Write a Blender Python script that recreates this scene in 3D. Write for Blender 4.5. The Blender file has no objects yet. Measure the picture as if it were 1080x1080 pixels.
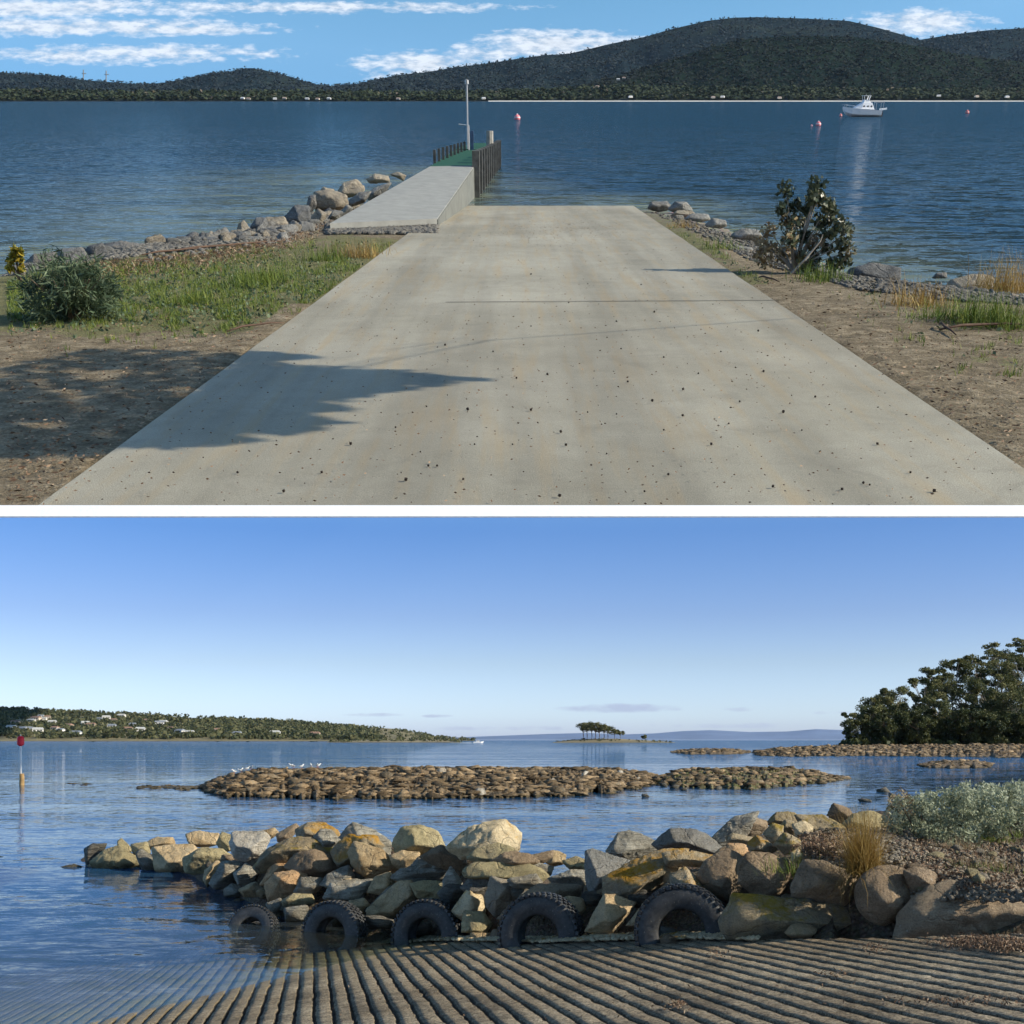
import bpy, bmesh, math, random
import numpy as np
from mathutils import Vector, Matrix, noise
random.seed(7); RS = np.random.RandomState(7)
sc = bpy.context.scene
COL = sc.collection
F = 1250.0            # focal length in units of the 1080-unit frame
CAMZ = 2.7            # eye above the lower bay
HA = 2.42             # eye above the upper bay's water
TILT = math.atan((780 - 105.5) / F)
CT, ST = math.cos(TILT), math.sin(TILT)
# frame of the upper terrace: right, forward (rising), up
MA = Matrix.Translation(Vector((0, 0, CAMZ)) - HA * Vector((0, -ST, CT))) @ Matrix.Rotation(TILT, 4, 'X')
MB = Matrix.Identity(4)

# ------------------------------------------------------------------ helpers
def tag(o, label=None, cat=None, group=None, kind=None):
    if label: o['label'] = label
    if cat: o['category'] = cat
    if group: o['group'] = group
    if kind: o['kind'] = kind
    return o

def place(o, frame, loc=(0, 0, 0), rz=0.0, rx=0.0, ry=0.0, s=1.0):
    m = Matrix.Translation(Vector(loc)) @ Matrix.Rotation(rz, 4, 'Z') @ Matrix.Rotation(ry, 4, 'Y') @ Matrix.Rotation(rx, 4, 'X') @ Matrix.Scale(s, 4)
    o.matrix_world = frame @ m
    return o

def mesh_obj(name, verts, faces, mat, parent=None, smooth=False, attrs=None):
    me = bpy.data.meshes.new(name)
    verts = np.asarray(verts, dtype=np.float32).reshape(-1, 3)
    if isinstance(faces, np.ndarray):
        n, k = faces.shape
        me.vertices.add(len(verts)); me.vertices.foreach_set('co', verts.ravel())
        me.loops.add(n * k); me.loops.foreach_set('vertex_index', faces.astype(np.int32).ravel())
        me.polygons.add(n); me.polygons.foreach_set('loop_start', np.arange(0, n * k, k, dtype=np.int32))
        me.polygons.foreach_set('loop_total', np.full(n, k, dtype=np.int32))
        me.update(calc_edges=True)
    else:
        me.from_pydata([tuple(map(float, v)) for v in verts], [], faces)
    me.validate(verbose=False)
    if smooth: me.polygons.foreach_set('use_smooth', np.ones(len(me.polygons), dtype=bool))
    if attrs:
        for k_, (dom, arr) in attrs.items():
            a = me.attributes.new(k_, 'FLOAT', dom); a.data.foreach_set('value', np.asarray(arr, dtype=np.float32))
    if mat:
        for m_ in (mat if isinstance(mat, list) else [mat]): me.materials.append(m_)
    o = bpy.data.objects.new(name, me); COL.objects.link(o)
    if parent: o.parent = parent
    return o

def empty(name):
    o = bpy.data.objects.new(name, None); o.empty_display_size = 0.2; COL.objects.link(o); return o

class MB_:
    "collects shapes into one mesh"
    def __init__(s): s.v = []; s.f = []
    def add(s, v, f):
        b = len(s.v); s.v += [tuple(x) for x in v]; s.f += [tuple(i + b for i in q) for q in f]
    def box(s, c, d, rz=0.0, taper=1.0, rx=0.0, ry=0.0):
        x, y, z = d[0] / 2, d[1] / 2, d[2] / 2
        R = Matrix.Rotation(rz, 3, 'Z') @ Matrix.Rotation(ry, 3, 'Y') @ Matrix.Rotation(rx, 3, 'X')
        vs = []
        for k in (-1, 1):
            t = taper if k > 0 else 1
            for a, b in ((-1, -1), (1, -1), (1, 1), (-1, 1)):
                vs.append(Vector(c) + R @ Vector((a * x * t, b * y * t, k * z)))
        s.add(vs, [(0, 3, 2, 1), (4, 5, 6, 7), (0, 1, 5, 4), (1, 2, 6, 5), (2, 3, 7, 6), (3, 0, 4, 7)])
    def tube(s, pts, rad, n=8, caps=True):
        pts = [Vector(p) for p in pts]
        if not hasattr(rad, '__len__'): rad = [rad] * len(pts)
        base = len(s.v); up = Vector((0, 0, 1))
        for i, p in enumerate(pts):
            t = (pts[min(i + 1, len(pts) - 1)] - pts[max(i - 1, 0)]).normalized()
            a = t.cross(up)
            if a.length < .05: a = t.cross(Vector((1, 0, 0)))
            a.normalize(); b = t.cross(a)
            for k in range(n):
                th = 2 * math.pi * k / n
                s.v.append(tuple(p + rad[i] * (math.cos(th) * a + math.sin(th) * b)))
        for i in range(len(pts) - 1):
            for k in range(n):
                k2 = (k + 1) % n
                s.f.append((base + i * n + k, base + i * n + k2, base + (i + 1) * n + k2, base + (i + 1) * n + k))
        if caps:
            s.f.append(tuple(base + k for k in range(n))[::-1]); s.f.append(tuple(base + (len(pts) - 1) * n + k for k in range(n)))
    def lathe(s, prof, n=20, c=(0, 0, 0)):
        base = len(s.v); m = len(prof)
        for k in range(n):
            th = 2 * math.pi * k / n
            for r, z in prof: s.v.append((c[0] + r * math.cos(th), c[1] + r * math.sin(th), c[2] + z))
        for k in range(n):
            k2 = (k + 1) % n
            for i in range(m - 1):
                s.f.append((base + k * m + i, base + k2 * m + i, base + k2 * m + i + 1, base + k * m + i + 1))
    def build(s, name, mat, parent=None, smooth=False):
        return mesh_obj(name, s.v, s.f, mat, parent, smooth)

# ------------------------------------------------------------------ materials
class NT:
    def __init__(s, name):
        s.m = bpy.data.materials.new(name); s.m.use_nodes = True; s.t = s.m.node_tree
        s.t.nodes.clear(); s.out = s.t.nodes.new('ShaderNodeOutputMaterial')
    def n(s, typ, **kw):
        nd = s.t.nodes.new('ShaderNode' + typ)
        for k, v in kw.items():
            if k.startswith('i_'):
                key = k[2:].replace('_', ' ')
                nd.inputs[key].default_value = v
            else: setattr(nd, k, v)
        return nd
    def l(s, a, b): s.t.links.new(a, b)
    def noise(s, scale, detail=6, rough=.6, vec=None, dist=0.0):
        nd = s.n('TexNoise'); nd.inputs['Scale'].default_value = scale; nd.inputs['Detail'].default_value = detail
        nd.inputs['Roughness'].default_value = rough; nd.inputs['Distortion'].default_value = dist
        if vec: s.l(vec, nd.inputs['Vector'])
        return nd.outputs['Fac']
    def ramp(s, fac, stops):
        nd = s.n('ValToRGB'); cr = nd.color_ramp
        while len(cr.elements) < len(stops): cr.elements.new(.5)
        for e, (p, c) in zip(cr.elements, stops):
            e.position = p; e.color = (*c, 1) if hasattr(c, '__len__') else (c, c, c, 1)
        s.l(fac, nd.inputs['Fac']); return nd.outputs['Color']
    def math(s, op, a, b=None, clamp=False):
        nd = s.n('Math', operation=op); nd.use_clamp = clamp
        for i, x in enumerate((a, b)):
            if x is None: continue
            if isinstance(x, (int, float)): nd.inputs[i].default_value = x
            else: s.l(x, nd.inputs[i])
        return nd.outputs[0]
    def mix(s, fac, a, b, mode='MIX'):
        nd = s.n('Mix', data_type='RGBA', blend_type=mode)
        for i, x in ((0, fac), (6, a), (7, b)):
            if isinstance(x, (int, float)): nd.inputs[i].default_value = x
            elif isinstance(x, tuple): nd.inputs[i].default_value = (*x, 1)
            else: s.l(x, nd.inputs[i])
        return nd.outputs[2]
    def coord(s, which='Object'): return s.n('TexCoord').outputs[which]
    def mapped(s, vec, scale=(1, 1, 1), rot=(0, 0, 0)):
        nd = s.n('Mapping'); nd.inputs['Scale'].default_value = scale; nd.inputs['Rotation'].default_value = rot
        s.l(vec, nd.inputs['Vector']); return nd.outputs[0]
    def bump(s, h, strength=.5, dist=.05, normal=None):
        nd = s.n('Bump'); nd.inputs['Strength'].default_value = strength; nd.inputs['Distance'].default_value = dist
        s.l(h, nd.inputs['Height'])
        if normal: s.l(normal, nd.inputs['Normal'])
        return nd.outputs[0]
    def bsdf(s, color, rough=.8, normal=None, metal=0.0, spec=.3):
        b = s.n('BsdfPrincipled')
        if isinstance(color, tuple): b.inputs['Base Color'].default_value = (*color, 1)
        else: s.l(color, b.inputs['Base Color'])
        if isinstance(rough, (int, float)): b.inputs['Roughness'].default_value = rough
        else: s.l(rough, b.inputs['Roughness'])
        b.inputs['Metallic'].default_value = metal
        b.inputs['Specular IOR Level'].default_value = spec
        if normal: s.l(normal, b.inputs['Normal'])
        return b
    def done(s, sh): s.l(sh.outputs[0] if hasattr(sh, 'outputs') else sh, s.out.inputs['Surface']); return s.m

def plain(name, c, rough=.6, var=.25, scale=8, metal=0, bump=.2, spec=.3):
    t = NT(name); v = t.coord()
    f = t.noise(scale, 5, .6, v)
    lo = tuple(x * (1 - var) for x in c); hi = tuple(min(1, x * (1 + var)) for x in c)
    colr = t.ramp(f, [(.3, lo), (.7, hi)])
    nb = t.bump(t.noise(scale * 6, 3, .6, v), bump, .01)
    return t.done(t.bsdf(colr, rough, nb, metal, spec))

def rock_mat(name, c1, c2, c3, lichen=None, lich_amt=.5, wet=True, strat=False, scale=1.0, tone=False):
    t = NT(name); v = t.coord()
    oi = t.n('ObjectInfo'); sh = t.n('VectorMath', operation='ADD')
    t.l(v, sh.inputs[0]); comb = t.n('CombineXYZ'); r10 = t.math('MULTIPLY', oi.outputs['Random'], 37.0)
    for i in range(3): t.l(r10, comb.inputs[i])
    t.l(comb.outputs[0], sh.inputs[1]); v = sh.outputs[0]
    n1 = t.noise(1.7 * scale, 5, .6, v, .6); n2 = t.noise(9 * scale, 8, .7, v); n3 = t.noise(60 * scale, 4, .7, v)
    c = t.ramp(n1, [(.34, c1), (.52, c2), (.68, c3)])
    c = t.mix(.6, c, t.ramp(n2, [(.3, .45), (.62, .95)]), 'MULTIPLY')
    c = t.mix(.55, c, t.ramp(n3, [(.38, .45), (.56, 1.0)]), 'MULTIPLY')
    gain = t.math('MULTIPLY_ADD', oi.outputs['Random'], .5); gain.node.inputs[2].default_value = 1.4
    if tone: gain = t.math('ADD', .55, t.math('MULTIPLY', t.n('Attribute', attribute_name='tone').outputs['Fac'], 1.5))
    cg = t.n('VectorMath', operation='SCALE'); t.l(c, cg.inputs[0]); t.l(gain, cg.inputs['Scale']); c = cg.outputs[0]
    vor = t.n('TexVoronoi', feature='DISTANCE_TO_EDGE'); vor.inputs['Scale'].default_value = 2.2 * scale
    wv = t.mapped(v, (1, 1, 3.2) if strat else (1, 1, 1.3), (.3, .5, .2))
    wn = t.n('TexNoise'); wn.inputs['Scale'].default_value = 3 * scale; wn.inputs['Detail'].default_value = 5; t.l(v, wn.inputs['Vector'])
    wmix = t.n('Mix', data_type='VECTOR'); wmix.inputs[0].default_value = .35
    t.l(wv, wmix.inputs[4]); t.l(wn.outputs['Color'], wmix.inputs[5]); t.l(wmix.outputs[1], vor.inputs['Vector'])
    crack = t.ramp(vor.outputs['Distance'], [(0.0, 0.0), (.03, 1.0)])
    c = t.mix(.14, c, crack, 'MULTIPLY')
    lay = t.ramp(t.noise(2.4 * scale, 6, .65, t.mapped(v, (.6, .6, 7.0), (.25, .35, 0))), [(.40, .55), (.56, 1.0)])
    c = t.mix(.7 if strat else .15, c, lay, 'MULTIPLY')
    geo = t.n('NewGeometry'); sx = t.n('SeparateXYZ'); t.l(geo.outputs['Normal'], sx.inputs[0])
    if lichen:
        up = t.ramp(sx.outputs['Z'], [(.0, 0.0), (.75, 1.0)])
        ln = t.ramp(t.noise(2.6 * scale, 7, .72, v, .4), [(.56 - .16 * lich_amt, 0.0), (.64 - .1 * lich_amt, 1.0)])
        f = t.math('MULTIPLY', up, ln)
        lc = t.mix(n2, tuple(x * .7 for x in lichen), lichen)
        c = t.mix(f, c, lc)
    # pale barnacle and salt specks
    sp = t.ramp(t.noise(23 * scale, 3, .5, v), [(.70, 0.0), (.74, 1.0)])
    c = t.mix(t.math('MULTIPLY', sp, .45), c, (.5, .48, .42))
    if wet:
        px = t.n('SeparateXYZ'); t.l(geo.outputs['Position'], px.inputs[0])
        hz = t.math('ADD', px.outputs['Z'], t.math('MULTIPLY', n1, .35))
        wm = t.ramp(hz, [(.20, 1.0), (.32, 0.0)])
        c = t.mix(t.math('MULTIPLY', wm, .9 if tone else .6), c, (.055, .045, .022))
    h = t.math('ADD', t.math('MULTIPLY', n2, 1.2), t.math('ADD', t.math('MULTIPLY', n3, .35), t.math('ADD', t.math('MULTIPLY', crack, .3), t.math('MULTIPLY', lay, .9 if strat else .25))))
    nb = t.bump(h, 1.0, .05 / scale)
    return t.done(t.bsdf(c, .85, nb, 0, .25))

M = {}
M['tan'] = rock_mat('tan_rock', (.27, .19, .10), (.42, .32, .19), (.30, .25, .17))
M['pale'] = rock_mat('pale_rock', (.48, .38, .23), (.60, .50, .33), (.40, .32, .20), (.55, .30, .03), .1)
M['grey'] = rock_mat('grey_rock', (.19, .175, .14), (.30, .285, .24), (.25, .21, .15), strat=True)
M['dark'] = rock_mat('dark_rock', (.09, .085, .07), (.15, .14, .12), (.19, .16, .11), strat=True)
M['brown'] = rock_mat('brown_rock', (.17, .125, .08), (.26, .195, .13), (.22, .175, .12))
M['orange'] = rock_mat('orange_rock', (.34, .21, .11), (.42, .28, .16), (.28, .22, .14))
M['lichen'] = rock_mat('lichen_rock', (.22, .19, .13), (.32, .26, .17), (.19, .17, .13), (.50, .26, .02), .75)
M['moss'] = rock_mat('mossy_rock', (.20, .165, .11), (.30, .24, .15), (.18, .16, .12), (.34, .24, .03), .45)
M['olive'] = rock_mat('olive_rock', (.22, .19, .11), (.33, .28, .16), (.26, .22, .14))
M['bluegrey'] = rock_mat('bluegrey_rock', (.13, .13, .12), (.20, .195, .18), (.17, .16, .135), wet=False)
M['warmgrey'] = rock_mat('warmgrey_rock', (.17, .15, .12), (.28, .24, .18), (.22, .20, .165), wet=False)
M['shingle'] = rock_mat('grey_shingle', (.09, .085, .075), (.16, .15, .13), (.12, .11, .09), wet=False)
M['darkA'] = rock_mat('dark_shore_rock', (.07, .075, .08), (.14, .14, .135), (.18, .16, .13), wet=False)
M['reef'] = rock_mat('reef_rock', (.15, .105, .06), (.27, .195, .115), (.15, .13, .095), scale=.8, tone=True)
M['reefpale'] = rock_mat('pale_reef_rock', (.32, .29, .24), (.45, .42, .36), (.26, .22, .17), scale=.6, wet=False)

# ------------------------------------------------------------------ rocks
def ico(sub):
    bm = bmesh.new(); bmesh.ops.create_icosphere(bm, subdivisions=sub, radius=1)
    v = np.array([x.co[:] for x in bm.verts]); f = np.array([[x.index for x in p.verts] for p in bm.faces]); bm.free(); return v, f
ICO = {k: ico(k) for k in (2, 3, 4, 5)}

def hull2(P):
    P = sorted(set(P))
    def half(pts):
        h = []
        for p in pts:
            while len(h) > 1 and (h[-1][0] - h[-2][0]) * (p[1] - h[-2][1]) - (h[-1][1] - h[-2][1]) * (p[0] - h[-2][0]) <= 0: h.pop()
            h.append(p)
        return h[:-1]
    return half(P) + half(P[::-1])

def rock_geo(poly, depth, rnd=0.0, sub=4, seed=0, rough=1.0):
    """boulder whose front outline is poly (x,z metres), with slanted facets front and back"""
    rs = np.random.RandomState(seed); H = hull2(poly)
    cx = sum(p[0] for p in H) / len(H); cz = sum(p[1] for p in H) / len(H)
    H = [(p[0] - cx, p[1] - cz) for p in H]; N = []; O = []
    size = max(max(p[0] for p in H) - min(p[0] for p in H), .01)
    for i in range(len(H)):
        a, b = H[i], H[(i + 1) % len(H)]
        nx, nz = (b[1] - a[1]), -(b[0] - a[0]); L = math.hypot(nx, nz)
        if L < 1e-6: continue
        nx /= L; nz /= L; o = nx * a[0] + nz * a[1]
        if o <= .02 * size: o = .02 * size
        for sg in (-1, 1):
            th = sg * math.radians(rs.uniform(12, 52))
            N.append((nx * math.cos(th), math.sin(th), nz * math.cos(th))); O.append(o * math.cos(th))
    for sg in (-1, 1):
        for k in range(3):
            n = np.array((rs.uniform(-.55, .55), sg, rs.uniform(-.3, .7))); n /= np.linalg.norm(n)
            N.append(tuple(n)); O.append(depth / 2 * rs.uniform(.78, 1.1))
    N = np.array(N); O = np.array(O); V, Fc = ICO[sub]
    p = 60 * (1 - rnd) + 5 * rnd
    r = 1 / (np.maximum(V @ N.T / O, 1e-9) ** p).sum(1) ** (1 / p)
    P = V * r[:, None]
    # fit to the outline's box
    for ax, k in ((0, 0), (2, 1)):
        lo, hi = min(h[k] for h in H), max(h[k] for h in H); a, b = P[:, ax].min(), P[:, ax].max()
        P[:, ax] = (P[:, ax] - a) / (b - a) * (hi - lo) + lo
    s = size; off = Vector((seed * 1.37 % 50, seed * .73 % 40, 3))
    d = np.empty(len(P))
    for i, q in enumerate(P):
        w = Vector(q) * (2.2 / s) + off
        d[i] = .035 * noise.noise(w) + .022 * abs(noise.noise(w * 2.7)) + .014 * noise.noise(w * 6.1) + (.008 * noise.noise(w * 13) if sub > 3 else 0)
    P = P + (P / np.linalg.norm(P, axis=1)[:, None]) * (d * s * rough * (.55 if rnd > .5 else 1))[:, None]
    return P, Fc, (cx, cz)

def rand_poly(w, h, rs, n=7):
    a = np.sort(rs.uniform(0, 2 * np.pi, n)); a = a + 0
    a = np.arange(n) / n * 2 * np.pi + rs.uniform(-.35, .35, n)
    r = rs.uniform(.8, 1.1, n)
    return [(math.cos(t) * w / 2 * q, math.sin(t) * h / 2 * q) for t, q in zip(a, r)]

# ------------------------------------------------------------------ pixel to place
def Bp(px, py, d): return ((px - 540) / F * d, d, CAMZ - (py - 780) / F * d)
def Bz(px, py, z=0.0):
    d = (CAMZ - z) / max((py - 780) / F, 1e-6); return ((px - 540) / F * d, d, z)
def Adir(px, py):
    dz = (780 - py) / F; return ((px - 540) / F, CT + ST * dz, -ST + CT * dz)
def Az(px, py, z=0.0):
    r, f, u = Adir(px, py); t = (z - HA) / u; return (r * t, f * t, z)
def Ad(px, py, D):
    r, f, u = Adir(px, py); t = D / f; return (r * t, D, HA + u * t)
def interp(x, tab):
    return float(np.interp(x, [a[0] for a in tab], [a[1] for a in tab]))

# sun: low, from the right and a little behind the camera
SE, SAZ = math.radians(26), math.radians(20)
SUN = Vector((math.cos(SE) * math.cos(SAZ), -math.cos(SE) * math.sin(SAZ), math.sin(SE)))
SUNA = (MA.to_3x3().inverted() @ SUN)

# ================================================================== LOWER BAY
# ---- slipway plane
def ramp_z(x, y): return .126 * x - .081 * y + 1.435
EDGE = [(6.4, 6.6), (5.2, 7.9), (3.98, 9.38), (3.2, 10.1), (1.74, 12.05), (.34, 13.75), (-1.15, 15.9), (-2.55, 18.2), (-4.4, 20.5), (-6.5, 23)]
def edge_y(x): return float(np.interp(x, [e[0] for e in EDGE[::-1]], [e[1] for e in EDGE[::-1]]))

def slip_mat():
    t = NT('ribbed_slipway_concrete'); v = t.coord()
    n1 = t.noise(.8, 5, .6, v); n2 = t.noise(9, 7, .7, v); n3 = t.noise(70, 3, .7, v)
    c = t.ramp(n1, [(.3, (.44, .33, .20)), (.7, (.80, .66, .46))])
    c = t.mix(.75, c, t.ramp(n2, [(.35, .4), (.6, 1.0)]), 'MULTIPLY')
    c = t.mix(.9, c, t.ramp(n3, [(.40, .22), (.56, 1.0)]), 'MULTIPLY')
    c = t.mix(.6, c, t.ramp(t.noise(26, 5, .75, v), [(.42, .3), (.56, 1.0)]), 'MULTIPLY')
    a = t.n('Attribute', attribute_name='groove_shade').outputs['Fac']
    c = t.mix(t.math('MULTIPLY', a, .9), c, (.02, .018, .014))  # shadow lines of the grooves painted into the concrete colour
    pale = t.ramp(t.noise(28, 5, .6, v), [(.58, 0.0), (.64, 1.0)])
    c = t.mix(t.math('MULTIPLY', pale, t.math('SUBTRACT', .55, t.math('MULTIPLY', a, .5))), c, (.50, .45, .35))
    geo = t.n('NewGeometry'); sx = t.n('SeparateXYZ'); t.l(geo.outputs['Position'], sx.inputs[0])
    wetf = t.ramp(t.math('ADD', sx.outputs['Z'], t.math('MULTIPLY', n1, .12)), [(.10, 1.0), (.26, 0.0)])
    c = t.mix(t.math('MULTIPLY', wetf, .45), c, (.32, .24, .11))
    weed = t.ramp(t.noise(1.3, 8, .75, v, .5), [(.50, 0.0), (.62, 1.0)])
    c = t.mix(t.math('MULTIPLY', weed, .55), c, (.07, .055, .036))
    rough = t.mix(wetf, (.9, .9, .9), (.5, .5, .5))
    nb = t.bump(t.math('ADD', n2, t.math('MULTIPLY', n3, .6)), 1.0, .03)
    return t.done(t.bsdf(c, rough, nb, 0, .3))
M['slip'] = slip_mat()
def build_slipway():
    dv = Vector((-.168, 1)).normalized(); du = Vector((dv.y, -dv.x))
    per = .155; us = []; prof = [(0, -.021), (.14, -.024), (.19, -.018), (.21, -.002), (.5, .0), (.93, .0), (.97, -.002)]
    k0, k1 = -60, 64
    for k in range(k0, k1):
        for a, z in prof: us.append((per * (k + a), z))
    vs = np.arange(1.0, 26, .075); nu, nv = len(us), len(vs)
    V = np.zeros((nu, nv, 3)); G = np.zeros((nu, nv))
    for i, (u, z) in enumerate(us):
        for j, v in enumerate(vs):
            w = Vector((u * 3.1, v * 2.3, .7)); jit = .012 * noise.noise(w * .8) + .009 * noise.noise(w * 5) + .012 * noise.noise(w * 9.3)
            uu = u + jit; x = du.x * uu + dv.x * v; y = du.y * uu + dv.y * v
            fill = max(0, noise.noise(Vector((u * .9, v * .9, 5)))) * .4
            zz = z * (1 - fill)
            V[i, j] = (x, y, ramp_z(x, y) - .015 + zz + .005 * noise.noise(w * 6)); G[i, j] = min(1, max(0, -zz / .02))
    idx = np.arange(nu * nv).reshape(nu, nv)
    a, b, c, d = idx[:-1, :-1], idx[1:, :-1], idx[1:, 1:], idx[:-1, 1:]
    Q = np.stack([a, b, c, d], -1).reshape(-1, 4); cen = V.reshape(-1, 3)[Q].mean(1)
    ey = np.interp(cen[:, 0], [e[0] for e in EDGE[::-1]], [e[1] for e in EDGE[::-1]])
    keep = (cen[:, 1] < ey + .02) & (cen[:, 0] > -9) & (cen[:, 0] < 6.5) & (cen[:, 1] > 1.5)
    o = mesh_obj('slipway', V.reshape(-1, 3), Q[keep], M['slip'], attrs={'groove_shade': ('POINT', G.ravel())})
    tag(o, kind='structure')
build_slipway()

# ---- breakwater core and land behind it
DF = [(60, 24.5), (90, 25.3), (120, 24.6), (170, 24.0), (200, 23.0), (222, 21.0), (245, 20.0), (265, 18.8), (300, 17.6), (353, 16.9), (452, 15.95), (571, 13.7), (720, 12.15), (820, 11.0), (940, 10.15), (1070, 9.45), (1200, 8.6), (1500, 7.2)]
ZT = [(60, .05), (90, .35), (200, .55), (330, 1.15), (510, 1.25), (585, .85), (650, 1.25), (750, 1.45), (800, 1.6), (900, 1.6), (1070, 1.45), (1500, 1.5)]
def zbase(px):
    d = interp(px, DF); x = (px - 540) / F * d; return max(ramp_z(x, d), -.05)
SL = .55
def mound_depth(px, py):
    df, zt, zb = interp(px, DF), interp(px, ZT), zbase(px); m = (py - 780) / F
    d = (CAMZ - zb + SL * df) / (m + SL)
    if zb + SL * (d - df) > zt: d = (CAMZ - zt) / m
    return max(d, df + .15)
def gravel_mat():
    t = NT('shore_gravel'); v = t.coord()
    n1 = t.noise(.9, 5, .6, v); n3 = t.noise(14, 6, .75, v)
    c = t.ramp(n1, [(.3, (.13, .095, .06)), (.55, (.24, .18, .12)), (.75, (.17, .15, .12))])
    vo = t.n('TexVoronoi'); vo.inputs['Scale'].default_value = 22; t.l(v, vo.inputs['Vector'])
    c = t.mix(.6, c, t.ramp(vo.outputs['Distance'], [(.1, 1.0), (.6, .25)]), 'MULTIPLY')
    c = t.mix(.12, c, vo.outputs['Color'], 'SOFT_LIGHT')
    c = t.mix(.5, c, t.ramp(n3, [(.35, .5), (.65, 1.0)]), 'MULTIPLY')
    hb = t.math('ADD', t.math('MULTIPLY', vo.outputs['Distance'], -1.0), n3)
    return t.done(t.bsdf(c, .95, t.bump(hb, 1.0, .05)))
M['gravel'] = gravel_mat()
def build_mound():
    pxs = np.linspace(40, 1500, 210); L = [-.5, -.05, .1, .5, 1, 1.5, 2, 2.6, 3.3, 4, 5, 6, 7, 8.5, 10, 12, 14]
    V = []
    for px in pxs:
        df, zt, zb = interp(px, DF), interp(px, ZT), zbase(px)
        width = interp(px, [(60, 1.0), (200, 2.2), (330, 3.2), (500, 3.0), (600, 3.6), (800, 6.2), (960, 9), (1070, 12.5), (1500, 14)])
        lim = zt if px < 860 else zt + .0
        for l in L:
            d = df + l; x = (px - 540) / F * d
            z = zb - (.3 if px < 840 else .3 - .25 * min(1, (px - 840) / 120)) + SL * max(l, 0) * (.9 if px < 840 else .97)
            if px > 880 and l < .7: z = zb - .3 + .2 * max(l, 0)
            z = min(z, lim - (.28 if px < 840 else .05 + .23 * max(0, 1 - (px - 840) / 60)))
            if l < 0: z = -1.3 if px < 700 else zb - .35
            if l > width: z = min(z, lim - (l - width) * .5)
            z = max(z, -1.3)
            z += .09 * noise.noise(Vector((x * 1.3, d * 1.3, 0))) + .05 * noise.noise(Vector((x * 4, d * 4, 3)))
            V.append((x, d, z))
    n, m = len(pxs), len(L); idx = np.arange(n * m).reshape(n, m)
    Q = np.stack([idx[:-1, :-1], idx[1:, :-1], idx[1:, 1:], idx[:-1, 1:]], -1).reshape(-1, 4)
    tag(mesh_obj('shore_ground', V, Q, M['gravel'], smooth=True), kind='structure')
build_mound()

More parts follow.
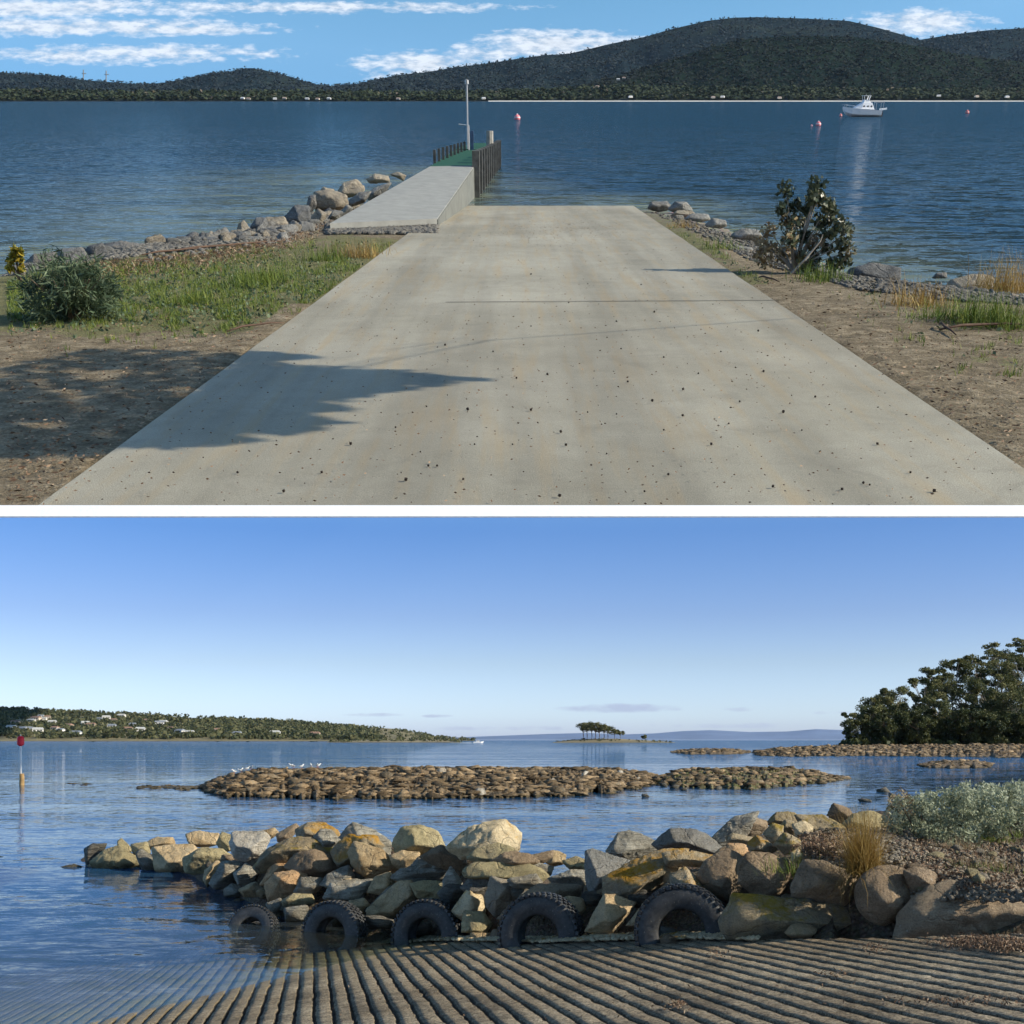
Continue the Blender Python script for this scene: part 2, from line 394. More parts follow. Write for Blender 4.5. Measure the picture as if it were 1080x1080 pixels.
# ---- boulders of the breakwater: outline in frame units, rock kind, roundness, label
ROCKS = [
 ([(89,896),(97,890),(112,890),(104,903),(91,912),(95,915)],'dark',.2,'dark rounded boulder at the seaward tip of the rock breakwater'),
 ([(95,909),(109,897),(125,894),(143,903),(147,912),(125,922),(104,920)],'olive',.2,'broad olive brown boulder near the seaward tip of the breakwater, its foot in the water'),
 ([(60,916),(79,911),(91,915),(91,922),(69,921)],'dark',.5,'low dark rock barely above water just off the breakwater tip'),
 ([(92,913),(98,910),(107,913),(103,921),(94,921)],'tan',.3,'small tan stone at the waterline below the dark tip boulder'),
 ([(124,887),(128,884),(140,897),(134,899),(124,896)],'olive',.0,'small fin shaped rock standing on top near the breakwater tip'),
 ([(138,891),(155,888),(158,901),(143,906)],'olive',.2,'brown rock behind the small fin shaped rock near the tip'),
 ([(144,900),(150,896),(164,907),(164,920),(153,920),(147,911)],'grey',.1,'narrow grey wedge rock left of the big yellow faced block'),
 ([(161,894),(178,891),(202,891),(207,896),(193,918),(173,922),(165,918)],'tan',.0,'big flat topped block with a yellow face at the waterline on the left'),
 ([(155,887),(164,883),(181,883),(184,892),(156,896)],'tan',.2,'orange tan rock topping the big flat yellow faced block'),
 ([(197,880),(209,877),(230,879),(235,889),(219,893),(202,893)],'tan',.1,'tan boulder on the skyline left of the white crusted rock'),
 ([(194,905),(209,895),(230,895),(249,907),(236,914),(205,922),(196,920)],'olive',.2,'wide sloping tan rock at the waterline right of the yellow faced block'),
 ([(243,890),(245,878),(277,877),(284,884),(276,901),(258,908),(248,904)],'reefpale',.0,'white crusted flat topped rock on the left part of the breakwater crest'),
 ([(228,890),(234,878),(247,882),(246,897),(236,898)],'olive',.1,'small rock wedged against the left of the white crusted rock'),
 ([(221,931),(233,909),(249,908),(257,916),(240,935),(227,938)],'grey',.1,'upright grey ribbed boulder at the waterline above left of the first tyre'),
 ([(247,921),(259,911),(273,918),(266,931),(251,934)],'grey',.2,'grey boulder with a sunlit right face just above the first tyre group'),
 ([(252,938),(270,930),(279,938),(278,945),(258,946)],'tan',.2,'flat tan stone directly above the half sunk tyre'),
 ([(236,938),(244,932),(254,935),(255,946),(237,946)],'grey',.2,'small grey rock at the waterline left above the half sunk tyre'),
 ([(214,928),(216,919),(230,908),(233,918),(219,936)],'tan',.1,'thin tan rock leaning on the left of the grey ribbed boulder'),
 ([(269,914),(283,896),(307,884),(333,884),(351,896),(345,908),(304,912),(289,916),(274,921)],'moss',.1,'long sloping tan rock with a yellow lichen top behind the brown oval boulder'),
 ([(301,914),(315,900),(333,896),(352,905),(355,917),(341,926),(318,925)],'brown',.75,'smooth purplish brown oval boulder in the left middle of the breakwater'),
 ([(274,933),(288,908),(308,911),(302,924),(280,934)],'orange',.0,'pinkish orange upright slab left above the orange block'),
 ([(280,932),(290,921),(322,918),(324,938),(302,948),(283,950)],'orange',.0,'orange sunlit block with a dark left side between the first two tyres'),
 ([(318,925),(340,926),(340,935),(328,946),(311,941)],'grey',.1,'grey rock filling the gap right of the orange block'),
 ([(292,880),(311,869),(315,873),(305,887),(294,888)],'brown',.0,'brown pointed shard on the skyline left of the yellow capped boulder'),
 ([(275,876),(289,873),(294,879),(285,885),(276,884)],'tan',.1,'small rock on the crest right of the white crusted rock'),
 ([(313,875),(326,867),(342,867),(356,875),(360,886),(333,890),(315,884)],'lichen',.45,'yellow capped rounded boulder on the breakwater skyline'),
 ([(329,884),(338,874),(348,876),(359,888),(345,897),(330,894)],'grey',.15,'smooth grey slab leaning in front of the yellow capped boulder'),
 ([(297,950),(310,943),(328,943),(331,953),(312,957),(300,956)],'olive',.3,'pale crusted stone between the first tyre and the second'),
 ([(300,958),(324,955),(328,967),(320,976),(302,976)],'grey',.1,'low wet grey rock at the waterline between the first two tyres'),
 ([(280,953),(296,947),(303,960),(298,968),(286,962)],'grey',.1,'grey rock just right of the half sunk tyre'),
 ([(359,884),(374,868),(399,877),(412,888),(410,902),(384,896)],'grey',.1,'grey peaked boulder on the skyline behind the orange yellow block'),
 ([(350,896),(367,880),(394,881),(404,893),(386,904),(359,914),(353,908)],'lichen',.1,'block with a bright orange yellow lichen top left of centre'),
 ([(368,900),(376,889),(402,896),(426,914),(414,921),(392,928),(376,918)],'tan',.15,'large sunlit tan rock below the orange yellow lichen block'),
 ([(410,902),(423,897),(442,899),(440,911),(426,918),(414,912)],'tan',.1,'tan block between the large tan rock and the folded boulder'),
 ([(414,889),(426,873),(444,871),(459,877),(468,893),(460,902),(444,903),(417,900)],'olive',.25,'folded striped boulder on the skyline in the middle of the breakwater'),
 ([(443,904),(466,892),(488,902),(492,912),(485,924),(462,914)],'brown',.35,'brown rounded rock right below the folded striped boulder'),
 ([(430,918),(441,904),(458,900),(474,909),(470,918),(452,922)],'grey',.1,'grey finely striped rock in the middle of the breakwater'),
 ([(413,926),(423,917),(453,917),(475,910),(466,928),(430,932)],'grey',.0,'long flat grey slab above the third tyre'),
 ([(467,929),(475,914),(488,932),(483,939),(468,936)],'grey',.0,'small grey pyramid rock right of the long flat grey slab'),
 ([(433,932),(446,929),(467,930),(475,940),(468,954),(440,946)],'olive',.1,'grey tan slab directly above the third tyre'),
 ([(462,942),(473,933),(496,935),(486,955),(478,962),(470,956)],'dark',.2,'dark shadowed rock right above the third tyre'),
 ([(386,960),(408,941),(420,930),(433,929),(441,944),(420,963),(414,972),(392,968)],'tan',.0,'large tan block with a smooth sunlit face left of the third tyre'),
 ([(384,966),(400,966),(415,970),(411,980),(386,980)],'dark',.1,'dark low rock under the large tan block left of the third tyre'),
 ([(387,941),(396,924),(411,920),(418,932),(404,945)],'tan',.0,'small tan cube shaped rock above the large tan block'),
 ([(342,948),(349,931),(393,927),(391,936),(380,950)],'grey',.0,'wide grey slab directly above the second tyre'),
 ([(337,933),(346,922),(367,913),(374,924),(352,938)],'grey',.0,'tilted grey slab lying on the wide grey slab above the second tyre'),
 ([(368,950),(384,947),(391,956),(382,964),(372,960)],'tan',.1,'small tan rock touching the right of the second tyre'),
 ([(388,956),(411,934),(414,938),(392,961)],'grey',.0,'thin shard leaning between the tan cube and the large tan block'),
 ([(472,894),(483,882),(494,874),(531,866),(549,880),(545,899),(528,906),(488,906)],'pale',.15,'biggest pale cream boulder on the breakwater skyline'),
 ([(492,905),(503,895),(525,889),(541,895),(530,909),(505,911)],'olive',.1,'striped grey rock in front of the pale cream boulder'),
 ([(518,908),(534,899),(555,900),(568,909),(550,916),(525,914)],'brown',.2,'low dark brown rock right below the pale cream boulder'),
 ([(488,918),(501,909),(549,911),(577,923),(568,930),(520,924),(492,926)],'olive',.2,'long flat yellowish slab across the middle of the breakwater'),
 ([(547,914),(562,908),(583,914),(580,924),(560,922)],'grey',.1,'flat grey rock at the right end of the yellowish slab'),
 ([(554,903),(583,897),(582,905),(570,912),(560,910)],'brown',.0,'low brown wedge on the skyline right of the pale cream boulder'),
 ([(574,908),(584,897),(597,902),(595,911),(583,914)],'tan',.0,'small tan block on the low part of the skyline'),
 ([(594,908),(608,903),(620,908),(619,920),(603,918)],'olive',.1,'layered rock left of the blue grey upright rock'),
 ([(578,926),(602,918),(619,918),(621,938),(600,934),(584,932)],'grey',.1,'curved grey rock below the layered rock, above the fourth tyre'),
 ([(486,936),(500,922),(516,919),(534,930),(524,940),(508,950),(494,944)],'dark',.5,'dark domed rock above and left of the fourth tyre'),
 ([(511,945),(518,925),(540,930),(557,941),(540,954),(522,967),(513,956)],'warmgrey',.0,'large angular grey tan block touching the left of the fourth tyre'),
 ([(526,968),(545,948),(566,933),(612,934),(608,947),(590,955),(545,972)],'brown',.1,'wide flat brown slab behind the top of the fourth tyre'),
 ([(588,950),(600,945),(615,948),(617,958),(606,972),(594,966)],'tan',.1,'sunlit tan lump behind the right shoulder of the fourth tyre'),
 ([(477,961),(495,934),(508,946),(511,964),(490,972)],'pale',.0,'pale tan ridge rock right of the third tyre'),
 ([(487,983),(490,961),(508,962),(518,974),(512,984)],'olive',.1,'small rough rock between the third and the fourth tyre'),
 ([(497,984),(523,984),(524,996),(497,996)],'tan',.0,'squared concrete lump on the slipway edge left of the fourth tyre'),
 ([(536,927),(564,922),(572,930),(560,938),(542,936)],'grey',.1,'small striped grey rock under the yellowish slab'),
 ([(618,900),(625,896),(664,908),(652,925),(640,944),(620,947)],'bluegrey',.0,'upright blue grey rock with a sharp top and shadowed left face'),
 ([(639,898),(652,878),(663,876),(690,887),(692,896),(666,909),(645,908)],'grey',.3,'smooth grey domed boulder on the skyline right of the blue grey upright'),
 ([(637,925),(667,908),(700,895),(725,896),(722,915),(688,936),(663,952),(638,944)],'lichen',.1,'large dark boulder topped with orange lichen right of centre'),
 ([(700,900),(716,896),(752,902),(746,915),(705,914)],'lichen',.1,'flat slab with orange patches on top of the orange lichen boulder'),
 ([(690,890),(708,874),(730,875),(745,881),(760,893),(754,905),(723,900),(698,898)],'bluegrey',.1,'wide grey green boulder on the skyline above the fifth tyre'),
 ([(617,982),(637,943),(648,944),(669,953),(656,976),(647,985),(633,985)],'tan',.0,'tan block with a bright front right of the fourth tyre'),
 ([(661,976),(680,952),(702,934),(710,945),(700,958),(686,975)],'tan',.0,'narrow tan rock leaning left of the fifth tyre'),
 ([(708,925),(723,915),(741,932),(762,952),(758,968),(735,956),(710,948)],'lichen',.0,'wedge with a yellow slanting edge above the fifth tyre'),
 ([(736,925),(745,908),(768,897),(783,904),(785,930),(768,950),(748,940)],'brown',.8,'round brown boulder half in shadow left of the second round boulder'),
 ([(779,912),(790,899),(812,901),(830,911),(833,923),(821,943),(797,944),(780,932)],'brown',.75,'round brown boulder resting on the left end of the long lichen rock'),
 ([(836,935),(848,907),(867,909),(903,921),(904,943),(892,959),(838,946)],'brown',.0,'flat topped dark brown block left of the straw coloured grass'),
 ([(764,975),(778,943),(833,946),(907,960),(924,977),(924,990),(823,992),(775,991)],'moss',.3,'long low base rock covered in yellow lichen right of the fifth tyre'),
 ([(748,887),(773,862),(799,856),(788,880),(768,893),(755,894)],'grey',.0,'tilted grey slab on the skyline left of the small yellow stones'),
 ([(780,871),(792,862),(808,866),(810,875),(792,885)],'brown',.3,'dark rounded stone resting on the tilted grey slab'),
 ([(754,899),(767,889),(784,891),(790,903),(770,907),(757,905)],'orange',.5,'orange tinged stone perched on top of the left round brown boulder'),
 ([(766,883),(773,879),(795,883),(792,890),(769,891)],'lichen',.2,'small reddish yellow stone beside the tilted grey slab'),
 ([(788,891),(798,881),(820,895),(814,900),(792,899)],'lichen',.2,'oblong yellow edged stone above the resting round boulder'),
 ([(815,891),(827,879),(844,886),(845,897),(828,901)],'moss',.3,'pale yellow stone above the flat topped dark block'),
 ([(805,879),(815,868),(826,871),(826,883),(814,890)],'moss',.2,'mossy stone in the small heap on the crest'),
 ([(834,899),(842,895),(850,903),(845,910),(835,909)],'pale',.3,'small cream stone behind the flat topped dark block'),
 ([(808,869),(820,857),(838,857),(845,868),(828,875)],'moss',.3,'yellow green stone at the back of the small crest heap'),
 ([(838,859),(867,859),(890,872),(884,880),(857,882),(846,872)],'moss',.4,'wide low yellow lichen boulder on the crest near the straw coloured grass'),
 ([(821,874),(828,864),(837,867),(838,881),(826,880)],'moss',.1,'narrow upright stone in the middle of the small crest heap'),
 ([(836,869),(847,866),(857,872),(856,882),(840,883)],'pale',.4,'rounded pale stone in front of the wide yellow lichen boulder'),
 ([(872,860),(878,847),(895,854),(899,859),(890,871),(880,868)],'brown',.0,'angular brown block on the skyline, rightmost above the water'),
 ([(888,870),(901,859),(919,856),(944,866),(938,880),(905,880)],'olive',.1,'broad brown rock behind the straw coloured grass'),
 ([(903,937),(913,921),(936,914),(958,920),(972,940),(960,957),(930,974),(908,960)],'brown',.95,'nearly spherical smooth boulder below the straw coloured grass'),
 ([(954,919),(966,914),(980,918),(998,932),(996,941),(972,948),(962,940)],'brown',.3,'split brown rock tucked behind the spherical boulder'),
 ([(944,994),(953,960),(977,942),(1001,935),(1056,948),(1120,955),(1150,998),(1000,998)],'brown',.3,'huge low brown boulder at the right end of the slipway edge'),
]
def sized_rock(name, poly_px, dep, mat, rnd, seed, frame, conv, sub=4, deep=.85, rough=1.0):
    cx = sum(p[0] for p in poly_px) / len(poly_px); cy = sum(p[1] for p in poly_px) / len(poly_px)
    m = dep / F * (1.05 if frame is MB else 1.0); poly = [((p[0] - cx) * m, -(p[1] - cy) * m) for p in poly_px]
    w = max(p[0] for p in poly) - min(p[0] for p in poly); h = max(p[1] for p in poly) - min(p[1] for p in poly)
    P, Fc, (ox, oz) = rock_geo(poly, max(min(w, h * 1.5), .35 * w) * deep * 1.1, rnd, sub, seed, rough)
    o = mesh_obj(name, P, Fc, mat, smooth=True)
    loc = conv(cx, cy, dep); o.matrix_world = frame @ Matrix.Translation(Vector(loc) + Vector((ox, 0, oz)))
    return o
LAST = len(ROCKS)
for i, (poly, mk, rnd, lab) in enumerate(ROCKS):
    cx = sum(p[0] for p in poly) / len(poly); cy = sum(p[1] for p in poly) / len(poly)
    d = mound_depth(cx, cy)
    if 'slipway edge' in lab: d = interp(cx, DF) + .25
    if 'long low base' in lab: d = interp(cx, DF) + .45
    if 'huge low brown' in lab: d = interp(cx, DF) + .75
    o = sized_rock('boulder', poly, d, M[mk], rnd, i + 3, MB, Bp, 5 if (max(p[0] for p in poly) - min(p[0] for p in poly)) > 36 else 4)
    tag(o, lab, 'boulder', 'boulders of the rock breakwater')

# small filler stones in the gaps and on the gravel, copies of a few shapes
def stone_protos(n, mats, sub=3, seed=100):
    out = []
    for i in range(n):
        rs = np.random.RandomState(seed + i)
        P, Fc, _ = rock_geo(rand_poly(1, rs.uniform(.5, .85), rs), .9, rs.uniform(0, .5), sub, seed + i)
        me = mesh_obj('stone', P, Fc, mats[i % len(mats)], smooth=True); out.append(me)
    return out
def scatter(protos, name, spots, label, cat, group, frame=MB):
    for k, (x, y, z, s) in enumerate(spots):
        p = protos[k % len(protos)]
        o = bpy.data.objects.new(name, p.data); COL.objects.link(o)
        o.matrix_world = frame @ Matrix.Translation((x, y, z)) @ Matrix.Rotation(random.uniform(0, 6.28), 4, 'Z') @ Matrix.Rotation(random.uniform(-.4, .4), 4, 'X') @ Matrix.Diagonal((s, s * random.uniform(.7, 1), s * random.uniform(.6, 1), 1))
        tag(o, label, cat, group)
def drop(protos):
    for p in protos: bpy.data.objects.remove(p)
pr = stone_protos(8, [M['grey'], M['tan'], M['dark'], M['brown']], 3)
sp = []
for k in range(52):
    px = random.uniform(205, 940); df = interp(px, DF); zt, zb = interp(px, ZT), zbase(px)
    l = random.uniform(.1, 2.0); d = df + l; z = min(zb + SL * l - .12, zt - .25)
    sp.append(((px - 540) / F * d, d, z, random.uniform(.28, .5)))
scatter(pr, 'stone', sp, 'small stone wedged in the gaps between the breakwater boulders', 'stone', 'stones in the gaps of the breakwater')
pg = stone_protos(6, [M['warmgrey'], M['olive'], M['brown']], 3, 140)
sp = []
for k in range(50):
    px = random.uniform(945, 1085); py = random.uniform(892, 940)
    x, d, z = Bp(px, py, mound_depth(px, py)); sp.append((x, d, z - .0, random.choice([.06, .08, .1, .12, .2])))
scatter(pg, 'stone', sp, 'small stone lying on the gravel behind the huge right boulder', 'stone', 'stones on the gravel bank')
def pebbles(name, n, gen, mat, smin, smax, frame=MB):
    V0, F0 = ICO[2]; V0, F0 = ico(1); VV = []; FF = []; b = 0
    for k in range(n):
        x, y, z = gen(); s = random.uniform(smin, smax)
        P = V0 * RS.uniform(.6, 1.3, (len(V0), 1)) * np.array([s, s * .8, s * .55]); a = random.uniform(0, 6.28)
        R = np.array([[math.cos(a), -math.sin(a), 0], [math.sin(a), math.cos(a), 0], [0, 0, 1]])
        VV.append(P @ R.T + (x, y, z)); FF.append(F0 + b); b += len(V0)
    o = mesh_obj(name, np.concatenate(VV), np.concatenate(FF), mat); o.matrix_world = frame @ o.matrix_world
    return tag(o, kind='stuff')
def gen_bank():
    px = random.uniform(850, 1090); py = random.uniform(872, 948 if px > 960 else 915); x, d, z = Bp(px, py, mound_depth(px, py)); return x, d, z - .02
tag(pebbles('gravel', 2800, gen_bank, M['warmgrey'], .010, .042), 'loose gravel and pebbles on the bank above the boulders', 'gravel')
def gen_toe():
    px = random.uniform(300, 800); d = interp(px, DF) + random.uniform(-.25, .35); x = (px - 540) / F * d; return x, d, ramp_z(x, d) + .02
tag(pebbles('shell_grit', 4200, gen_toe, M['pale'], .01, .04), 'pale shell grit banked along the slipway edge by the tyres', 'grit')

# ---- leaves: scattered small faces
def leaf_mat(name, stops, rough=.6, trans=.25):
    t = NT(name); a = t.n('Attribute', attribute_name='rnd').outputs['Fac']
    c = t.ramp(a, stops)
    d = t.bsdf(c, rough, None, 0, .3)
    tr = t.n('BsdfTranslucent'); t.l(c, tr.inputs['Color'])
    mx = t.n('MixShader'); mx.inputs[0].default_value = trans; t.l(d.outputs[0], mx.inputs[1]); t.l(tr.outputs[0], mx.inputs[2])
    return t.done(mx)
def leaves(name, pts, size, aspect, mat, parent=None, up_bias=0.0, frame=None, dirs=None, rnd=None, flat=False, dn=.15):
    n = len(pts); pts = np.asarray(pts)
    if dirs is None:
        a = RS.normal(size=(n, 3)); a[:, 2] += up_bias
    else: a = np.asarray(dirs) + RS.normal(size=(n, 3)) * dn
    if flat: a[:, 2] *= .35
    a /= np.linalg.norm(a, axis=1)[:, None]
    b = np.cross(a, RS.normal(size=(n, 3)) * (.35 if flat else 1) + (np.array([0, -.25, 1.0]) if flat else 0)); b /= np.linalg.norm(b, axis=1)[:, None]
    s = (size * RS.uniform(.6, 1.35, n))[:, None]; w = s * aspect
    V = np.stack([pts - a * s * .5, pts - b * w * .5, pts + a * s * .5, pts + b * w * .5], 1).reshape(-1, 3)
    Q = np.arange(4 * n).reshape(n, 4)
    r = RS.uniform(0, 1, n) if rnd is None else np.clip(rnd + RS.uniform(-.2, .2, n), 0, 1)
    o = mesh_obj(name, V, Q, mat, parent, attrs={'rnd': ('FACE', r)})
    if frame is not None: o.matrix_world = frame
    return o
def clump_pts(centers, per, shell=.55):
    P = []; R_ = []
    for (x, y, z, r, sq) in centers:
        d = RS.normal(size=(per, 3)); d /= np.linalg.norm(d, axis=1)[:, None]
        rad = r * RS.uniform(shell, 1.0, (per, 1)) ** .7
        P.append(np.array([x, y, z]) + d * rad * np.array([1, 1, sq])); R_.append(np.full(per, RS.uniform(.15, .85)))
    return np.concatenate(P), np.concatenate(R_)

M['bark'] = plain('bark', (.16, .12, .085), .9, .4, 6, bump=.6)
M['palebark'] = plain('pale_bark', (.36, .32, .27), .8, .35, 3, bump=.5)
M['gum'] = leaf_mat('gum_leaves', [(0, (.045, .058, .022)), (.5, (.11, .12, .042)), (1, (.23, .21, .08))])
M['gumdark'] = leaf_mat('dark_leaves', [(0, (.025, .038, .016)), (.5, (.06, .075, .027)), (1, (.13, .135, .048))])
M['saltbush'] = leaf_mat('saltbush_leaves', [(0, (.13, .15, .09)), (.5, (.29, .32, .21)), (1, (.52, .55, .41))], .7)
M['farwood'] = leaf_mat('far_wood_leaves', [(0, (.035, .05, .025)), (.5, (.09, .10, .045)), (1, (.19, .18, .09))], .8)
M['grass'] = leaf_mat('grass_blades', [(0, (.06, .10, .015)), (.5, (.13, .19, .03)), (1, (.27, .29, .06))], .6)
M['straw'] = leaf_mat('straw_blades', [(0, (.20, .12, .03)), (.5, (.34, .22, .06)), (1, (.50, .36, .13))], .6)
M['drygrass'] = leaf_mat('dry_grass', [(0, (.20, .13, .07)), (.5, (.33, .25, .14)), (1, (.45, .36, .2))], .7)
M['litter'] = leaf_mat('fallen_leaves', [(0, (.07, .04, .025)), (.6, (.20, .12, .07)), (1, (.40, .30, .20))], .7, 0.05)
M['weedA'] = leaf_mat('strappy_leaves', [(0, (.035, .06, .035)), (.5, (.085, .125, .065)), (1, (.19, .24, .13))], .6)
M['shrubA'] = leaf_mat('shrub_leaves', [(0, (.04, .055, .035)), (.5, (.10, .12, .07)), (.85, (.20, .17, .11)), (1, (.34, .26, .2))], .35)
M['yellowleaf'] = leaf_mat('yellow_leaves', [(0, (.09, .11, .02)), (.5, (.28, .25, .03)), (1, (.5, .36, .05))], .5)

# saltbush on the bank
def saltbush():
    root = empty('saltbush'); root.location = (5.6, 14.4, 1.45)
    cs = []; cen = []
    rs = random.Random(4)
    outline = [(940, 862), (955, 838), (975, 835), (1000, 830), (1020, 824), (1050, 826), (1085, 823)]
    for px in range(944, 1100, 8):
        top = interp(px, [(935, 862), (950, 842), (975, 838), (1000, 834), (1020, 827), (1050, 829), (1100, 825)])
        bot = interp(px, [(935, 872), (960, 886), (990, 898), (1030, 888), (1060, 874), (1100, 872)])
        py = top + 5
        while py < bot:
            d = 15.2 + rs.uniform(-1.0, 1.4) - (py - top) * .012
            x, y, z = Bp(px + rs.uniform(-4, 4), py, d); cs.append((x - root.location.x, y - root.location.y, z - root.location.z, rs.uniform(.09, .15), .9)); py += 7
    P, R_ = clump_pts(cs, 150, .35)
    leaves('foliage', P, .045, .5, M['saltbush'], root, .5, rnd=R_)
    mb = MB_()
    for k in range(26):
        c = cs[rs.randrange(len(cs))]; b = Vector((c[0] * .6, 0.2 + rs.uniform(-.3, .3), -.05))
        mb.tube([b, (Vector(c[:3]) + b) / 2 + Vector((0, 0, .05)), c[:3]], [.018, .012, .006], 5)
    mb.build('stem', M['bark'], root)
    # dry pinkish sprays on the left
    pts = []; 
    for k in range(420):
        t = rs.random(); px = 936 + 30 * rs.random(); py = 860 - 32 * t * (1 - abs(px - 950) / 30)
        x, y, z = Bp(px, py, 14.6 + rs.uniform(-.3, .3)); pts.append((x - root.location.x, y - root.location.y, z - root.location.z))
    leaves('dry_foliage', pts, .05, .3, M['drygrass'], root)
    tag(root, 'silvery grey green saltbush on the gravel bank at the right', 'shrub')
saltbush()

def blades(name, base_pts, length, width, mat, spread=.5, droop=.5, parent=None, frame=None, seg=3, up=(0, 0, 1)):
    V = []; Q = []; R_ = []; b = 0; rs = RS
    for (x, y, z) in base_pts:
        a = rs.uniform(0, 2 * np.pi); L = length * rs.uniform(.5, 1.2); t = abs(rs.normal(0, spread)); w = width * rs.uniform(.6, 1.3)
        dx, dy = math.cos(a), math.sin(a); px_, py_ = -dy * w / 2, dx * w / 2
        X, Y, Z, ang = x, y, z, t * .4; r = rs.uniform()
        for s in range(seg + 1):
            k = 1 - s / seg * .85
            V += [(X - px_ * k, Y - py_ * k, Z), (X + px_ * k, Y + py_ * k, Z)]
            ang += droop * t / seg; X += dx * math.sin(ang) * L / seg; Y += dy * math.sin(ang) * L / seg; Z += math.cos(ang) * L / seg
        for s in range(seg):
            i = b + 2 * s; Q.append((i, i + 1, i + 3, i + 2)); R_.append(r)
        b += 2 * (seg + 1)
    o = mesh_obj(name, V, np.array(Q), mat, parent, attrs={'rnd': ('FACE', R_)})
    if frame is not None: o.matrix_world = frame
    return o
def tussock(x, y, z, n, L, w, mat, label, frame=MB, rad=.08, spread=.5, droop=.8, cat='grass tussock', group=None):
    pts = [(random.gauss(0, rad), random.gauss(0, rad), 0) for _ in range(n)]
    o = blades('grass_tussock', pts, L, w * .7, mat, spread * 1.5, droop * 1.7); place(o, frame, (x, y, z)); tag(o, label, cat, group); return o
x, y, z = Bp(910, 922, 11.0)
tussock(x, y, z, 1200, .56, .009, M['straw'], 'tall straw coloured grass tussock standing between the boulders', rad=.06, spread=.62, droop=.6)
for px, py, n, L, mt, lab in [(1040, 885, 400, .16, 'grass', 'green grass tuft under the right part of the saltbush'), (1062, 880, 400, .16, 'grass', 'green grass tuft at the far right under the saltbush'),
                          (1010, 893, 260, .16, 'drygrass', 'pinkish dry grass tuft below the middle of the saltbush'), (1038, 912, 300, .15, 'drygrass', 'dry grass tuft on the gravel with a green middle'),
                          (1030, 915, 200, .1, 'grass', 'low green tuft on the open gravel'), (1055, 872, 200, .25, 'drygrass', 'tall dry stalks at the foot of the saltbush'),
                          (836, 916, 200, .2, 'grass', 'small olive grass tuft between the round boulder and the flat block')]:
    x, y, z = Bp(px, py, mound_depth(px, py))
    tussock(x, y, z - .03, n, L, .008, M[mt], lab, rad=.16, spread=.7)
pts = []
for k in range(2600):
    px = random.gauss(868, 14); py = min(max(random.gauss(893, 7), 880), 907); x, y, z = Bp(px, py, mound_depth(px, py)); pts.append((x, y, z + random.uniform(-.03, .05)))
for k in range(2500):
    px = random.uniform(950, 1085); py = random.uniform(885, 938); x, y, z = Bp(px, py, mound_depth(px, py)); pts.append((x, y, z + .0))
tag(leaves('driftwood_litter', pts, .05, .22, M['litter']), 'brown dry leaves and bark litter drifted between the boulders', 'litter', kind='stuff')
# weed wrack on the slipway
pts = []
for cx_, cy_, sx_, sy_, n in [(1035, 996, 22, 3, 2600), (1065, 1000, 14, 3, 1500), (1010, 1060, 40, 2, 200), (715, 1063, 5, 2, 120), (757, 1008, 6, 3, 90), (922, 1002, 8, 2, 120), (880, 1030, 8, 2, 60), (640, 1050, 200, 15, 160)]:
    for k in range(n):
        px, py = random.gauss(cx_, sx_), random.gauss(cy_, sy_); m = (py - 780) / F; mx = (px - 540) / F
        t = (CAMZ - 1.435) / (m + .126 * mx - .081); xx, yy = mx * t, t
        if yy < edge_y(xx): pts.append((xx, yy, ramp_z(xx, yy) + random.uniform(.01, .04)))
tag(leaves('seaweed_wrack', pts, .028, .3, M['litter']), 'dark seaweed scraps washed up on the ribbed slipway', 'seaweed', kind='stuff')

# ---- tyres
def rubber():
    t = NT('weathered_tyre_rubber'); v = t.coord(); n = t.noise(12, 6, .7, v)
    c = t.ramp(n, [(.35, (.03, .032, .035)), (.6, (.065, .067, .07)), (.75, (.12, .12, .115))])
    sp = t.ramp(t.noise(40, 3, .6, v), [(.66, 0.0), (.7, 1.0)]); c = t.mix(t.math('MULTIPLY', sp, .35), c, (.4, .38, .32))
    return t.done(t.bsdf(c, .55, t.bump(n, .5, .01), 0, .4))
M['rubber'] = rubber()
def make_tyre(Rr=.46, W=.27, ri=.225):
    root = empty('tyre'); n = 132; prof = []
    # profile (radius, y) from inner bead round the sidewall
    side = [(ri, .38), (ri + .02, .44), (ri + .06, .50), (ri + .13, .52), (Rr - .05, .49), (Rr - .018, .43)]
    prof = [(r, -q * W) for r, q in side] + [(Rr - .018, q * W) for q in (-.34,-.22, -.2, -.07, -.05, .05, .07, .2, .22, .34)] + [(r, q * W) for r, q in side[::-1]] + [(ri + .03, .3 * W), (ri + .11, 0), (ri + .03, -.3 * W)]
    m = len(prof); V = []; Q = []
    for k in range(n):
        th = 2 * math.pi * k / n
        for r, yy in prof: V.append((r * math.cos(th), yy, r * math.sin(th)))
    for k in range(n):
        for i in range(m): Q.append((k * m + i, k * m + (i + 1) % m, ((k + 1) % n) * m + (i + 1) % m, ((k + 1) % n) * m + i))
    mesh_obj('carcass', V, Q, M['rubber'], root, True)
    mb = MB_(); nl = 44
    for k in range(nl):
        for row, (y0, wy, off) in enumerate([(-.42, .20, 0), (-.14, .16, .5), (.14, .16, 0), (.42, .20, .5)]):
            th = 2 * math.pi * (k + off) / nl; r = Rr - (.014 if abs(y0) > .3 else .006)
            mb_ = [Vector((r * math.cos(th), y0 * W, r * math.sin(th)))]
            c = mb_[0]; mb.box(c, (.032, wy * W * 1.1, .040), 0, .8, 0, math.pi / 2 - th - math.pi / 2)
    mb.build('tread', M['rubber'], root)
    return root
